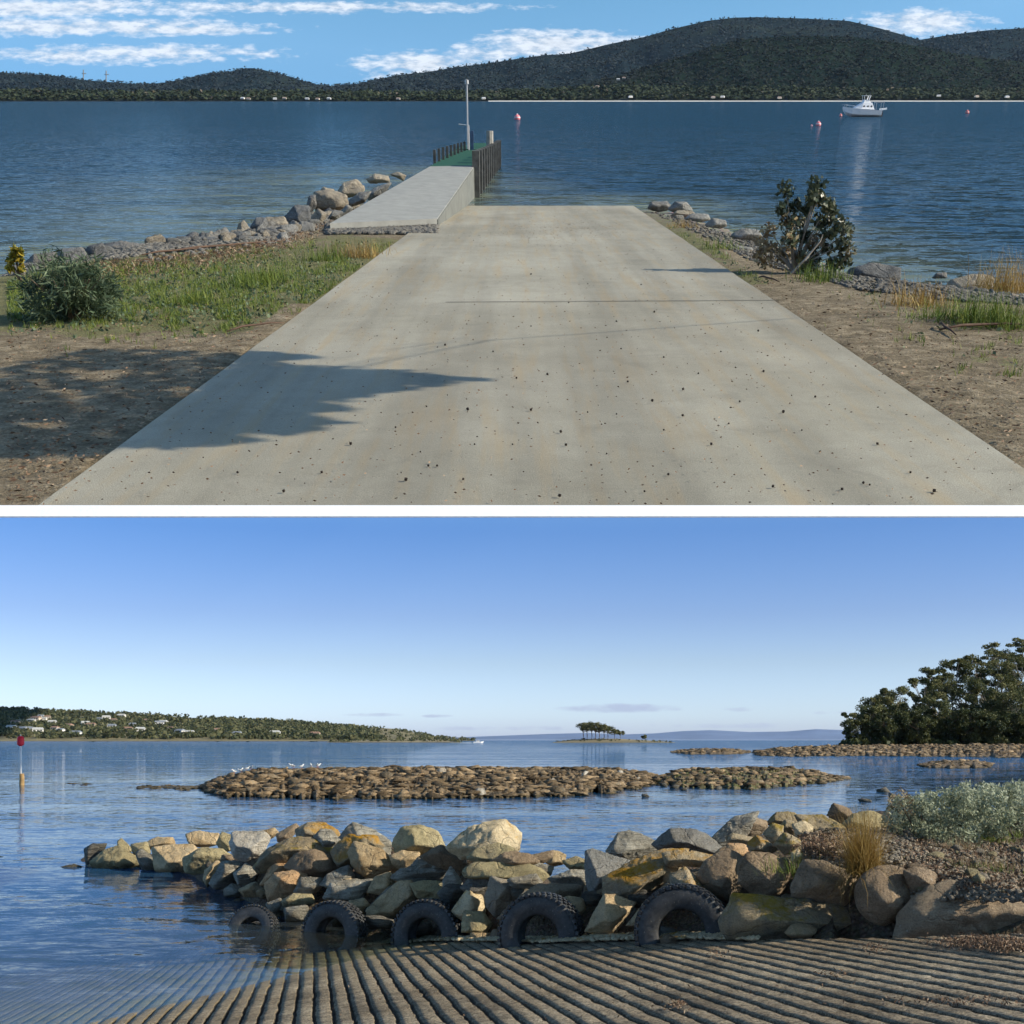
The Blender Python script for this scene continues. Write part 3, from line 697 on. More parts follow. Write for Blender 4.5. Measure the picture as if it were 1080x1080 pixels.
def copy_tree(o):
    c = o.copy(); COL.objects.link(c)
    for ch in o.children:
        k = ch.copy(); COL.objects.link(k); k.parent = c; k.matrix_parent_inverse = ch.matrix_parent_inverse
        for g in ch.children:
            q = g.copy(); COL.objects.link(q); q.parent = k
    return c
tyre0 = make_tyre(); first = True
for px, py, W_, sink, yaw, roll, lab in [
    (266, 975, 51, -.20, -.30, .45, 'half sunk tyre standing in the water, leftmost of the five'),
    (353, 986, 64, -.08, -.42, .12, 'second tyre from the water, its foot wet and weedy'),
    (452, 992, 71, -.03, -.38, .08, 'middle tyre of the five, whole arch standing at the edge of the wet slipway'),
    (571, 995, 82, .0, -.36, .05, 'tyre with worn chunky tread before the wide flat brown slab'),
    (720, 992, 91, .0, -.22, .04, 'rightmost and largest looking tyre, small stone inside its arch')]:
    t_ = tyre0 if first else copy_tree(tyre0); first = False
    d = {266: 17.3, 353: 16.6}.get(px, interp(px, DF) - .04)
    x, _, z = Bp(px, py, d); z += .09
    t_.matrix_world = Matrix.Translation((x, d, z + sink)) @ Matrix.Rotation(yaw, 4, 'Z') @ Matrix.Rotation(-roll, 4, 'X') @ Matrix.Scale(W_ / F * d / .84, 4)
    tag(t_, lab, 'tyre', 'old tyres half buried along the slipway edge')
ps = stone_protos(1, [M['brown']], 3, 171)
x, d_, z = Bp(702, 990, 12.1); scatter(ps, 'stone', [(x, 11.95, z + .0, .26)], 'round brown stone lying inside the rightmost tyre', 'stone', 'stones by the tyres'); drop(ps)
drop(pr); drop(pg)

# ---- lower bay water
def polar_grid(dists, a0, a1, na):
    t = np.linspace(a0, a1, na); D = np.array(dists)
    X = D[:, None] * t[None, :]; Y = np.repeat(D[:, None], na, 1)
    V = np.stack([X, Y, np.zeros_like(X)], -1); idx = np.arange(V.shape[0] * na).reshape(-1, na)
    Q = np.stack([idx[:-1, :-1], idx[:-1, 1:], idx[1:, 1:], idx[1:, :-1]], -1).reshape(-1, 4)
    return V.reshape(-1, 3), Q
def water_mat(name, deep, shallow, bump1, bump2, transp, sandy=False, rough0=.06, calm0=.35):
    t = NT(name); v = t.coord()
    sh = t.n('Attribute', attribute_name='shallow').outputs['Fac']
    vm = t.mapped(v, (1.0, 2.4, 1)); n1 = t.noise(1.1, 6, .6, vm, .3); n2 = t.noise(5.5, 4, .55, vm, .2); n0 = t.noise(.22, 3, .5, vm)
    patch = t.noise(.06, 4, .55, t.mapped(v, (.6, 1.6, 1)))
    sx = t.n('SeparateXYZ'); t.l(v, sx.inputs[0])
    h = t.math('ADD', t.math('MULTIPLY', n1, bump1), t.math('MULTIPLY', n2, bump2))
    h = t.math('ADD', h, t.math('MULTIPLY', n0, bump1 * 1.0))
    calm = t.ramp(patch, [(.40, calm0), (.58, 1.0)])
    if transp: calm = t.math('MULTIPLY', calm, t.ramp(t.math('DIVIDE', sx.outputs['Y'], 400.0), [(.20, .19), (.42, 1.0)])); calm = t.math('MULTIPLY', calm, 5.0)
    if not transp: calm = t.math('MULTIPLY', calm, t.ramp(t.math('DIVIDE', sx.outputs['Y'], 400.0), [(.10, .17), (.40, .5)])); calm = t.math('MULTIPLY', calm, 2.9)
    acc = None
    for scl, amp in ((.55, bump1 * .6), (1.7, bump1), (6.0, bump2), (19.0, bump2 * .7)):
        nz = t.n('TexNoise'); nz.inputs['Scale'].default_value = scl; nz.inputs['Detail'].default_value = 2; nz.inputs['Distortion'].default_value = .3; t.l(vm, nz.inputs['Vector'])
        sb = t.n('VectorMath', operation='SUBTRACT'); t.l(nz.outputs['Color'], sb.inputs[0]); sb.inputs[1].default_value = (.5, .5, .5)
        ml = t.n('VectorMath', operation='MULTIPLY'); t.l(sb.outputs[0], ml.inputs[0]); ml.inputs[1].default_value = (amp, amp * 1.7, 0)
        if acc is None: acc = ml.outputs[0]
        else:
            ad = t.n('VectorMath', operation='ADD'); t.l(acc, ad.inputs[0]); t.l(ml.outputs[0], ad.inputs[1]); acc = ad.outputs[0]
    sc2 = t.n('VectorMath', operation='SCALE'); t.l(acc, sc2.inputs[0]); t.l(calm, sc2.inputs['Scale'])
    ad = t.n('VectorMath', operation='ADD'); t.l(sc2.outputs[0], ad.inputs[0]); ad.inputs[1].default_value = (0, 0, 1)
    vt = t.n('VectorTransform', vector_type='NORMAL', convert_from='OBJECT', convert_to='WORLD'); t.l(ad.outputs[0], vt.inputs[0])
    nn = t.n('VectorMath', operation='NORMALIZE'); t.l(vt.outputs[0], nn.inputs[0]); nb = nn.outputs[0]
    fr = t.n('Fresnel'); fr.inputs['IOR'].default_value = 1.25 if transp else 1.33; t.l(nb, fr.inputs['Normal'])
    gl = t.n('BsdfGlossy'); gl.inputs['Roughness'].default_value = rough0; t.l(nb, gl.inputs['Normal'])
    if sandy:
        weed = t.ramp(t.noise(.35, 5, .6, t.mapped(v, (.5, 1.2, 1))), [(.4, 0.0), (.6, 1.0)])
        f = t.math('MULTIPLY', sh, t.math('ADD', .35, t.math('MULTIPLY', weed, .65)))
        c = t.mix(f, deep, shallow)
    else: c = t.mix(t.math('MULTIPLY', sh, .5), deep, shallow)
    df = t.n('BsdfDiffuse'); t.l(c, df.inputs['Color'])
    body = df.outputs[0]
    if transp:
        tr = t.n('BsdfTransparent'); tr.inputs['Color'].default_value = (.88, .95, .90, 1)
        mx = t.n('MixShader'); t.l(sh, mx.inputs[0]); t.l(body, mx.inputs[1]); t.l(tr.outputs[0], mx.inputs[2]); body = mx.outputs[0]
    bf = t.math('SUBTRACT', 1.0, t.n('NewGeometry').outputs['Backfacing']); m2 = t.n('MixShader'); t.l(t.math('MULTIPLY', fr.outputs[0], bf), m2.inputs[0]); t.l(body, m2.inputs[1]); t.l(gl.outputs[0], m2.inputs[2])
    return t.done(m2.outputs[0])
M['waterB'] = water_mat('bay_water', (.018, .10, .235), (.10, .09, .05), .17, .13, True, True, rough0=.03, calm0=.35)
def build_waterB():
    D = list(np.concatenate([np.arange(2, 30, .35), np.geomspace(30, 5600, 60)])); V, Q = polar_grid(D, -1.1, 1.1, 150)
    dep = -(ramp_z(V[:, 0], V[:, 1])); s = np.exp(-np.maximum(dep - .02, 0) * 1.15); s = s * np.clip((27 - V[:, 1]) / 4, 0, 1)
    o = mesh_obj('water', V, Q, M['waterB'], attrs={'shallow': ('POINT', s)}); tag(o, kind='structure')
build_waterB()
M['seabed'] = plain('seabed_sand', (.10, .085, .055), .9, .5, 1.5)
o = mesh_obj('seabed', [(-60, 1, -1.25), (60, 1, -1.25), (60, 40, -1.25), (-60, 40, -1.25)], [(0, 1, 2, 3)], M['seabed']); tag(o, kind='structure')

# ---- reefs
def chips(n, seed, npts=11):
    out = []; rs = np.random.RandomState(seed)
    for k in range(n):
        p = rs.normal(size=(npts, 3)); p /= np.linalg.norm(p, axis=1)[:, None]; p *= rs.uniform(.75, 1, (npts, 1)) * np.array([1, rs.uniform(.6, 1), rs.uniform(.45, .9)])
        bm = bmesh.new()
        for q in p: bm.verts.new(q)
        bmesh.ops.convex_hull(bm, input=bm.verts); bmesh.ops.triangulate(bm, faces=bm.faces)
        for v_ in [v_ for v_ in bm.verts if not v_.link_faces]: bm.verts.remove(v_)
        bm.verts.index_update(); out.append((np.array([v_.co[:] for v_ in bm.verts]), np.array([[v_.index for v_ in f_.verts] for f_ in bm.faces]))); bm.free()
    return out
CHIPS = chips(16, 5)
def chip_protos(mats, seed):
    out = []; rs = np.random.RandomState(seed)
    for i in range(8):
        v_, f_ = chips(1, seed + i, 14)[0]
        out.append(mesh_obj('reef_rock', v_ * .5, f_, mats[i % len(mats)], attrs={'tone': ('FACE', np.full(len(f_), rs.uniform(.2, 1)))}))
    return out
def reef(name, outline, zs, label, seed, mat, nrock, nstuff, smin, smax, rocklabel, rgroup, res=(120, 26), amp=.35):
    """outline: rows of (px, y_front, y_back) at water level"""
    V = []; nx, nl = res; P0, P1 = outline[0][0], outline[-1][0]; info = []
    for i in range(nx):
        px = P0 + (P1 - P0) * i / (nx - 1)
        yf = interp(px, [(a, b) for a, b, c in outline]); yb = interp(px, [(a, c) for a, b, c in outline]); hz = interp(px, zs)
        df = CAMZ * F / (yf - 780) * (1 + .06 * noise.noise(Vector((px * .06, seed, 0))) + .05 * noise.noise(Vector((px * .19, seed, 0)))); db = CAMZ * F / (yb - 780)
        for j in range(nl):
            s = -.04 + 1.08 * j / (nl - 1); d = df + (db - df) * s; x = (px - 540) / F * d
            e = max(0, 4 * s * (1 - s)) ** .5 if 0 < s < 1 else -.5
            w = Vector((x * .35, d * .22, seed)); q = noise.noise(w) * .6 + noise.noise(w * 2.6) * .4 + (1 - 2 * abs(noise.noise(Vector((x * 1.1, d * .55, seed))))) * .35 + (1 - 2 * abs(noise.noise(Vector((x * 2.9, d * 1.3, seed + 4))))) * .42 + .3 * noise.noise(Vector((x * 7, d * 3, seed)))
            e2 = max(e, 0) ** 1.5; z = (hz * e2 + amp * q * min(1, .25 + e2) * min(1, hz * 2 + .2) - .08 if e > 0 else -.3)
            V.append((x, d, z))
    idx = np.arange(nx * nl).reshape(nx, nl); Q = np.stack([idx[:-1, :-1], idx[1:, :-1], idx[1:, 1:], idx[:-1, 1:]], -1).reshape(-1, 4)
    o = mesh_obj(name, V, Q, mat, smooth=False, attrs={'tone': ('POINT', [.35 + .3 * noise.noise(Vector((v[0] * 1.3, v[1] * .7, 2))) for v in V])}); tag(o, label, 'reef')
    V = np.array(V).reshape(nx, nl, 3)
    def spot():
        while True:
            i = random.uniform(0, nx - 1.01); j = random.uniform(1, min(nl * .88, nl - 1.01)); a, b = int(i), int(j)
            p = V[a, b] * .5 + V[a + 1, b + 1] * .5
            if p[2] > -.16: return p
    if nrock:
        pr_ = chip_protos([M['reef'], M['reef'], M['reef'], M['reefpale'], M['reef'], M['reef']], 200 + seed)
        sp_ = []
        for k in range(nrock): p = spot(); s = random.uniform(smin * 2, smax * .8); sp_.append((p[0], p[1], p[2] + s * .08, s))
        scatter(pr_, 'reef_rock', sp_, rocklabel, 'rock', rgroup); drop(pr_)
    VV = []; FF = []; TT = []; b = 0
    for k in range(nstuff):
        p = spot(); s = smin + (smax * .75 - smin) * random.random() ** 3.0; C_, T_ = CHIPS[random.randrange(16)]
        R_ = np.array(Matrix.Rotation(random.uniform(0, 6.28), 3, 'Z') @ Matrix.Rotation(random.uniform(-.7, .7), 3, 'X'))
        VV.append(((C_ * s * .55) @ R_.T) * np.array([1.5, 1.0, .6]) + (p[0], p[1], p[2] + s * .02)); FF.append(T_ + b); b += len(C_); TT.append(np.full(len(T_), random.random() ** 1.6))
    if nstuff:
        tag(mesh_obj('reef_rubble', np.concatenate(VV), np.concatenate(FF), M['reef'], attrs={'tone': ('FACE', np.concatenate(TT))}), 'weathered rubble covering ' + label.split(',')[0], 'rubble', kind='stuff')
    return V
reefV = reef('rocky_reef', [(216, 835, 830), (235, 840, 822), (270, 841, 818), (330, 843, 816), (480, 843, 815), (600, 840, 815), (660, 834, 816), (693, 826, 820)],
     [(216, .02), (240, .25), (270, .45), (350, .5), (500, .55), (560, .48), (640, .42), (680, .25), (693, .0)],
     'long brown rocky reef across the middle of the lower bay, gulls on its crest', 3, M['reef'], 110, 6000, .16, 1.3, 'brown rock lying on the long reef in the lower bay', 'loose rocks on the long reef', (520, 84), .42)
M['reefgrass'] = rock_mat('grassy_reef_rock', (.15, .12, .07), (.24, .19, .11), (.12, .10, .07), (.13, .15, .04), .7, scale=.6)
reef('grassy_reef', [(688, 826, 822), (720, 831, 817), (800, 832, 814), (850, 828, 815), (892, 822, 820)], [(688, .1), (720, .42), (760, .52), (820, .45), (860, .25), (892, .02)],
     'lower reef with green weed, right of the long reef', 9, M['reefgrass'], 22, 1900, .15, 1.2, 'brown rock lying on the lower weedy reef', 'loose rocks on the weedy reef', (240, 50), .34)
reef('rock_shelf', [(797, 797, 793), (840, 798, 790.5), (900, 797.5, 789), (1000, 798, 787.5), (1100, 799.5, 787)], [(797, .2), (840, .6), (900, .9), (1000, 1.1), (1100, 1.3)],
     'flat rock shelf running out from below the wooded headland', 14, M['reef'], 0, 5200, .4, 2.0, '', '', (260, 40), .7)
reef('rock_ledge', [(708, 794.5, 792.5), (730, 796, 791.5), (770, 796, 792), (792, 794.5, 792.5)], [(708, .1), (730, .5), (770, .6), (792, .1)],
     'small low ledge left of the flat rock shelf', 18, M['reef'], 0, 200, .7, 1.8, '', '', (50, 10), .4)
reef('rock_islet', [(968, 808, 806), (990, 811, 804.5), (1030, 811, 804.5), (1046, 808, 806)], [(968, .1), (990, .4), (1030, .45), (1046, .1)],
     'low islet rock in the channel above the saltbush', 21, M['reef'], 0, 120, .5, 1.4, '', '', (50, 10), .2)
reef('awash_rocks', [(128, 831.5, 829.5), (160, 832.5, 828.5), (200, 834, 828), (216, 833, 829)], [(128, .02), (150, .1), (190, .16), (216, .12)],
     'dark rocks just awash to the left of the long reef', 25, M['dark'], 0, 60, .2, .5, '', '', (60, 8), .08)
reef('awash_ledge', [(66, 827.5, 826), (80, 828.5, 825.5), (97, 827.5, 826)], [(66, .02), (80, .1), (97, .02)],
     'short dark ledge awash near the red channel marker', 27, M['dark'], 0, 10, .3, .6, '', '', (20, 6), .06)
# loose rocks in shallow water near the reefs
px_s = [(757, 832), (783, 831), (817, 830), (700, 829), (722, 833), (712, 831), (680, 840), (735, 829), (932, 835), (941, 840), (912, 845)]
pp = chip_protos([M['dark']], 300)
scatter(pp, 'reef_rock', [(*Bz(a, b, 0.02)[:2], .03, random.uniform(.5, 1.0)) for a, b in px_s], 'single dark rock poking out of calm water beside the reefs', 'rock', 'rocks poking out of the calm water'); drop(pp)

# gulls
def gull():
    root = empty('gull'); white = plain('white_feathers', (.75, .75, .73), .7, .1, 10); grey = plain('grey_feathers', (.32, .34, .36), .7, .15, 10); leg = plain('red_legs', (.5, .08, .04), .6)
    mb = MB_(); mb.tube([(-.2, 0, .14), (-.1, 0, .16), (0, 0, .17), (.1, 0, .2), (.15, 0, .26), (.19, 0, .29), (.235, 0, .285)], [.012, .045, .065, .055, .032, .034, .012], 10); mb.build('body', white, root, True)
    mb = MB_(); 
    for s in (-1, 1): mb.tube([(-.24, s * .03, .16), (-.1, s * .055, .185), (.05, s * .055, .2), (.1, s * .04, .2)], [.006, .02, .026, .01], 6)
    mb.build('wings', grey, root, True)
    for s in (-1, 1):
        mb = MB_(); mb.tube([(0, s * .025, .13), (.0, s * .025, 0)], .006, 5); mb.build('leg', leg, root)
    mb = MB_(); mb.tube([(.235, 0, .285), (.275, 0, .278)], [.01, .003], 5); mb.build('beak', leg, root)
    return root
g0 = gull(); ff = True
for px, lab in [(292, 1), (307, 1), (309, 1), (322, 0), (333, 0), (435, 2), (440, 2), (459, 2), (482, 3), (497, 3), (500, 3)]:
    g = g0 if ff else copy_tree(g0); ff = False
    fr = (px - 216) / (693 - 216) * 219; col = reefV[int(fr)]; j = int(np.argmax(col[:, 2] - (col[:, 1] - 60) * -.03)); p = col[j]
    g.matrix_world = Matrix.Translation((p[0], p[1], p[2] + .06)) @ Matrix.Rotation(random.uniform(0, 6.28), 4, 'Z')
    tag(g, ['white gull standing alone on the crest of the left third of the long reef', 'white gull standing near the left end of the long reef', 'white gull on the left middle crest of the long reef', 'white gull beside the pale rocks in the middle of the long reef'][lab], 'gull', 'gulls resting on the reef')

# ---- channel marker
def marker():
    root = empty('channel_marker'); x, y, z = Bz(23, 828, 0); root.location = (x, y, 0)
    wood = plain('weathered_pile', (.30, .20, .09), .9, .4, 5, bump=.7); wp = plain('white_pole', (.8, .8, .78), .4, .05); rd = plain('red_topmark', (.75, .02, .04), .45, .1)
    mb = MB_(); mb.tube([(0, 0, -1.2), (0, 0, -.2), (.01, 0, .4), (.0, 0, .68)], [.16, .155, .14, .13], 12); mb.build('pile', wood, root, True)
    mb = MB_(); mb.tube([(-.06, -.02, .5), (-.06, -.02, 2.5)], .06, 8); mb.build('pole', wp, root, True)
    mb = MB_(); mb.lathe([(0, 2.32), (.10, 2.32), (.2, 2.42), (.2, 2.8), (.12, 2.9), (0, 2.92)], 16, (-.06, -.02, 0)); mb.build('topmark', rd, root)
    mb = MB_(); mb.tube([(-.06, -.02, 2.9), (-.06, -.02, 3.0)], .03, 6); mb.build('lamp', wp, root)
    tag(root, 'red can topmark on a thin white pole set in a timber pile', 'channel marker')
marker()

# ---- far shore, houses, island, headland (lower bay)
M['shore'] = plain('dry_shore_slope', (.26, .22, .13), .95, .35, .02, bump=.1)
M['greenhill'] = plain('green_hill', (.12, .13, .06), .95, .4, .02, bump=.1)
M['dryhill'] = plain('dry_hill', (.22, .19, .10), .95, .35, .03, bump=.1)
def px_hill(name, ridge, base_py, D0, D1, mat, P, nl=14, curve=.8, na=90, jag=0.0, kind='structure'):
    """slope from a shoreline at distance D0 up to a ridge at distance D1; P maps (px,py,D) to a point"""
    V = []; a0, a1 = ridge[0][0], ridge[-1][0]; rows = []
    for i in range(na):
        px = a0 + (a1 - a0) * i / (na - 1); ry = interp(px, ridge)
        for j in range(nl):
            s = j / (nl - 1); D = D0 + (D1 - D0) * s
            py = base_py + (ry - base_py) * s ** curve + jag * noise.noise(Vector((px * .035, s * 3, D0))) * math.sin(s * math.pi) * 4
            V.append(P(px, py, D))
        q = P(px, base_py, D1); 
        x, y, z = P(px, ry, D1); V.append((x * 1.12, y * 1.12, z * .2))
    idx = np.arange(na * (nl + 1)).reshape(na, nl + 1); Q = np.stack([idx[:-1, :-1], idx[1:, :-1], idx[1:, 1:], idx[:-1, 1:]], -1).reshape(-1, 4)
    o = mesh_obj(name, V, Q, mat, smooth=True); tag(o, kind=kind)
    return o, np.array(V).reshape(na, nl + 1, 3)
def wood_on(name, V, n, size, mat, label, frame=MB, j0=0, j1=None, lift=.3, mask=None, squash=.7, per=7, flat=False):
    na, nl, _ = V.shape; j1 = j1 or nl - 2; C = []
    while len(C) < n:
        i = random.uniform(0, na - 1.001); j = random.uniform(j0, j1 - .001); a, b = int(i), int(j); fa, fb = i - a, j - b
        p = (V[a, b] * (1 - fa) + V[a + 1, b] * fa) * (1 - fb) + (V[a, b + 1] * (1 - fa) + V[a + 1, b + 1] * fa) * fb
        if mask and not mask(a / na, j / nl, p): continue
        C.append((p[0], p[1], p[2] + size * lift * random.uniform(.3, 1.2), size * random.uniform(.35, .8), squash))
    P, R_ = clump_pts(C, per, .5)
    o = leaves(name, P, size * .62, .75, mat, None, .2, rnd=R_, flat=flat); o.matrix_world = frame
    return tag(o, label, 'forest', kind='stuff')
RL = [(-60, 744), (0, 747), (40, 749), (100, 752), (150, 754), (200, 757), (250, 759), (300, 761), (350, 765), (385, 768), (400, 778)]
hillL, VL = px_hill('hills', RL, 781.6, 1500, 2300, M['dryhill'], Bp, na=120)
wood_on('shore_woods', VL, 5200, 9, M['farwood'], 'open eucalypt woods over the low hills of the far shore', j0=.6, mask=lambda a, s, p: noise.noise(Vector((p[0] * .012, p[1] * .012, 0))) > -.28 or a > .6)
hillM, VM = px_hill('hills', [(350, 781), (372, 770), (392, 767), (420, 769), (445, 774), (475, 779), (500, 780.5)], 781.2, 2400, 3000, M['dryhill'], Bp, na=60)
wood_on('shore_scrub', VM, 300, 9, M['farwood'], 'scattered scrub on the bare rounded hill beyond the woods', j0=1)
sp_, VS = px_hill('headland', [(345, 782.8), (380, 780.4), (420, 779.6), (460, 780.2), (486, 783)], 783.0, 1050, 1150, M['shore'], Bp, nl=6, na=40)
wood_on('shore_scrub', VS, 130, 3, M['farwood'], 'low scrub on the pale grassy spit in front of the bare hill', j0=1)
farM = plain('haze_blue_range', (.17, .23, .36), .95, .12, .003, bump=.05)  # blue of the distant haze put into the hill colour
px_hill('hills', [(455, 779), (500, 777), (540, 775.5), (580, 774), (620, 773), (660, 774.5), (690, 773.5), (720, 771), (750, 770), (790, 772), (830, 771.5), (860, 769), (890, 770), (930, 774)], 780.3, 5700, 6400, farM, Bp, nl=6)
# houses
def house_proto(wallc, roofc, nm):
    root = empty('house'); wm = plain(nm + '_wall', wallc, .8, .08); rm = plain(nm + '_roof', roofc, .7, .1); gm = plain('window_glass', (.04, .05, .06), .2, .1)
    mb = MB_(); mb.box((0, 0, 1.7), (12, 8, 3.4)); mb.build('wall', wm, root)
    mb = MB_(); mb.add([(-6.6, -4.6, 3.3), (6.6, -4.6, 3.3), (6.6, 4.6, 3.3), (-6.6, 4.6, 3.3), (-5, 0, 5.4), (5, 0, 5.4)], [(0, 1, 5, 4), (2, 3, 4, 5), (1, 2, 5), (3, 0, 4), (0, 3, 2, 1)]); mb.build('roof', rm, root)
    for x in (-3.5, 0, 3.5):
        mb = MB_(); mb.box((x, -4.02, 1.9), (1.7, .1, 1.3)); mb.build('window', gm, root)
    return root
hp = [house_proto((.75, .73, .68), (.55, .56, .55), 'white'), house_proto((.6, .52, .42), (.32, .2, .15), 'cream'), house_proto((.7, .7, .7), (.25, .28, .32), 'grey')]
used = [False] * 3
hl = [(12, 770), (16, 764), (24, 771), (33, 762), (38, 760), (43, 757), (46, 760), (50, 758), (30, 771), (40, 773), (58, 770), (64, 772), (55, 764), (72, 768), (80, 776), (90, 765), (96, 767), (105, 760), (112, 759), (120, 761), (118, 768), (128, 757), (135, 771), (140, 766), (148, 772), (155, 762), (168, 765), (172, 764), (180, 770), (190, 774), (200, 775), (228, 772), (250, 776), (290, 776), (332, 777)]
for k, (px, py) in enumerate(hl):
    j = k % 3; h = hp[j] if not used[j] else copy_tree(hp[j]); used[j] = True
    s = (781.6 - py) / (781.6 - interp(px, RL)); s = max(s, .03) ** (1 / .8); D = 1500 + 800 * s - 20
    x, y, z = Bp(px, py, D); h.matrix_world = Matrix.Translation((x, y, z + 1)) @ Matrix.Rotation(random.uniform(-.5, .5), 4, 'Z') @ Matrix.Scale(random.uniform(.8, 1.25), 4)
    tag(h, ['white house with a pale roof among the trees of the far left shore', 'cream house with a brown roof among the trees of the far left shore', 'pale grey house with a dark roof among the trees of the far left shore'][j], 'house', 'houses on the wooded far shore %d' % j)

def gum_tree(name, base, height, crown, label, group, frame=MB, mat='gum', trunkm='bark', nclump=14, per=150, leaf=.5, lean=0.0, crown_base=.45, seed=0, spread=1.0, squash=.55, tr=.018):
    rs = random.Random(seed); root = empty(name); root.matrix_world = frame @ Matrix.Translation(base)
    mb = MB_(); top = Vector((lean * height, 0, height * .8)); fork = Vector((lean * height * .4, 0, height * crown_base * .7))
    r0 = height * tr; mb.tube([(0, 0, -.8), (fork.x * .4 + .02 * height, 0, fork.z * .5), fork, (fork + top) / 2, top], [r0 * 1.3, r0, r0 * .8, r0 * .5, r0 * .2], 7)
    cs = []
    for k in range(nclump):
        a = rs.uniform(0, 6.28); q = rs.uniform(.2, 1.0) ** .6; hh = rs.uniform(crown_base, .95)
        rr = crown * q * spread * (1.15 - .55 * abs(hh - .7) / .4)
        c = Vector((top.x * hh + rr * math.cos(a), rr * math.sin(a), height * hh))
        cs.append((c.x, c.y, c.z, crown * rs.uniform(.16, .46), squash * rs.uniform(.7, 1.2)))
        st = fork.lerp(top, max(0, min(1, (hh - crown_base) * .9)))
        mb.tube([st, st.lerp(c, .5) + Vector((0, 0, -.03 * height)), c], [r0 * .4, r0 * .25, r0 * .08], 5)
    mb.build('trunk', M[trunkm], root)
    P, R_ = clump_pts(cs, per, .3); leaves('crown', P, leaf, .6, M[mat], root, .3, rnd=R_)
    tag(root, label, 'tree', group); return root

# wooded headland on the right
hd = [(893, 789), (905, 786), (930, 780), (960, 772), (1000, 762), (1050, 748), (1100, 738)]
_, VH = px_hill('headland', hd, 789.6, 300, 352, M['greenhill'], Bp, nl=10, na=50)
TREES = [ # px of trunk, y of crown top, depth, crown half width px, style
 (903, 748, 305, 14, 0), (918, 742, 308, 16, 0), (932, 752, 304, 15, 1), (926, 732, 318, 15, 0), (944, 722, 322, 17, 0), (958, 738, 310, 17, 1), (975, 712, 326, 17, 0),
 (968, 752, 303, 16, 1), (990, 728, 314, 17, 0), (985, 702, 335, 15, 2), (1004, 692, 338, 15, 2), (1003, 742, 305, 18, 1), (1018, 714, 320, 18, 0), (1030, 684, 340, 17, 2), (1024, 748, 302, 16, 1),
 (1042, 720, 314, 19, 0), (1052, 696, 330, 18, 0), (1056, 676, 345, 18, 2), (1050, 752, 301, 17, 1), (1068, 728, 310, 18, 0), (1078, 688, 332, 18, 0), (1086, 670, 346, 18, 2), (1080, 750, 302, 18, 1), (1096, 715, 318, 20, 0)]
tl = {0: 'dense dark eucalypt in the wood on the right headland', 1: 'low bushy tree at the rocky foot of the right headland', 2: 'tall spreading gum with pale limbs on top of the right headland'}
lab_h = {0: 'low rounded tree at the seaward point of the wooded headland, leftmost of the wood', 23: tl[0]}
for k, (px, ty, D, hw, st) in enumerate(TREES):
    s = (D - 300) / 52; py = 789.6 + (interp(px, hd) - 789.6) * max(0, s) ** .8
    x, y, z = Bp(px, py, D); _, _, zt_ = Bp(px, ty, D)
    g = 'eucalypts in the headland wood' if k not in lab_h else 'seaward tree of the headland'
    gum_tree('gum_tree', (x, y, z), zt_ - z, hw / F * D, lab_h.get(k, tl[st]), 'trees of the headland wood ' + str(st) if k != 0 else None, mat='gum' if st != 1 else 'gumdark', trunkm='palebark' if st != 1 else 'bark',
             nclump=40, per=190, leaf=.48, crown_base=(.5 if st == 2 else .28 if st == 0 else .12), seed=k + 40, squash=.55 if st == 2 else .8, tr=.014)
wood_on('headland_scrub', VH, 420, 2.6, M['gumdark'], 'dark scrub covering the foot of the right headland below the trees', j0=.2, per=40, lift=.5)

# island with a clump of trees
_, VI = px_hill('island', [(583, 782.8), (600, 780.5), (620, 779.2), (650, 779), (672, 780.2), (700, 782), (712, 782.9)], 783.2, 1000, 1045, M['shore'], Bp, nl=6, na=40)
wood_on('island_scrub', VI, 60, 1.8, M['farwood'], 'low scrub along the crest of the small island', j0=1)
for k, (px, ty, hw) in enumerate([(615, 762.5, 4.5), (619, 762, 5), (624, 761.5, 5), (628, 762, 5), (632, 763, 5), (637, 764, 5), (641, 764.5, 5), (648, 769, 3.5), (654, 770.5, 2.6), (679, 775.5, 2)]):
    x, y, z = Bp(px, 779.6, 1030); zt_ = Bp(px, ty, 1030)[2]
    labs = 'umbrella shaped tree in the clump on the small island'
    lab = labs if k < 7 else ['small umbrella tree standing just right of the island clump', 'second small lone tree right of the island clump', 'stubby bush near the right end of the small island'][k - 7]
    gum_tree('island_tree', (x, y, z), zt_ - z, hw * 1.5 / F * 1030, lab, 'clump of trees on the small island' if k < 7 else None, mat='gum', nclump=24, per=44, leaf=1.0, crown_base=.56 if k < 9 else .2, seed=k + 90, squash=.75, tr=.026)

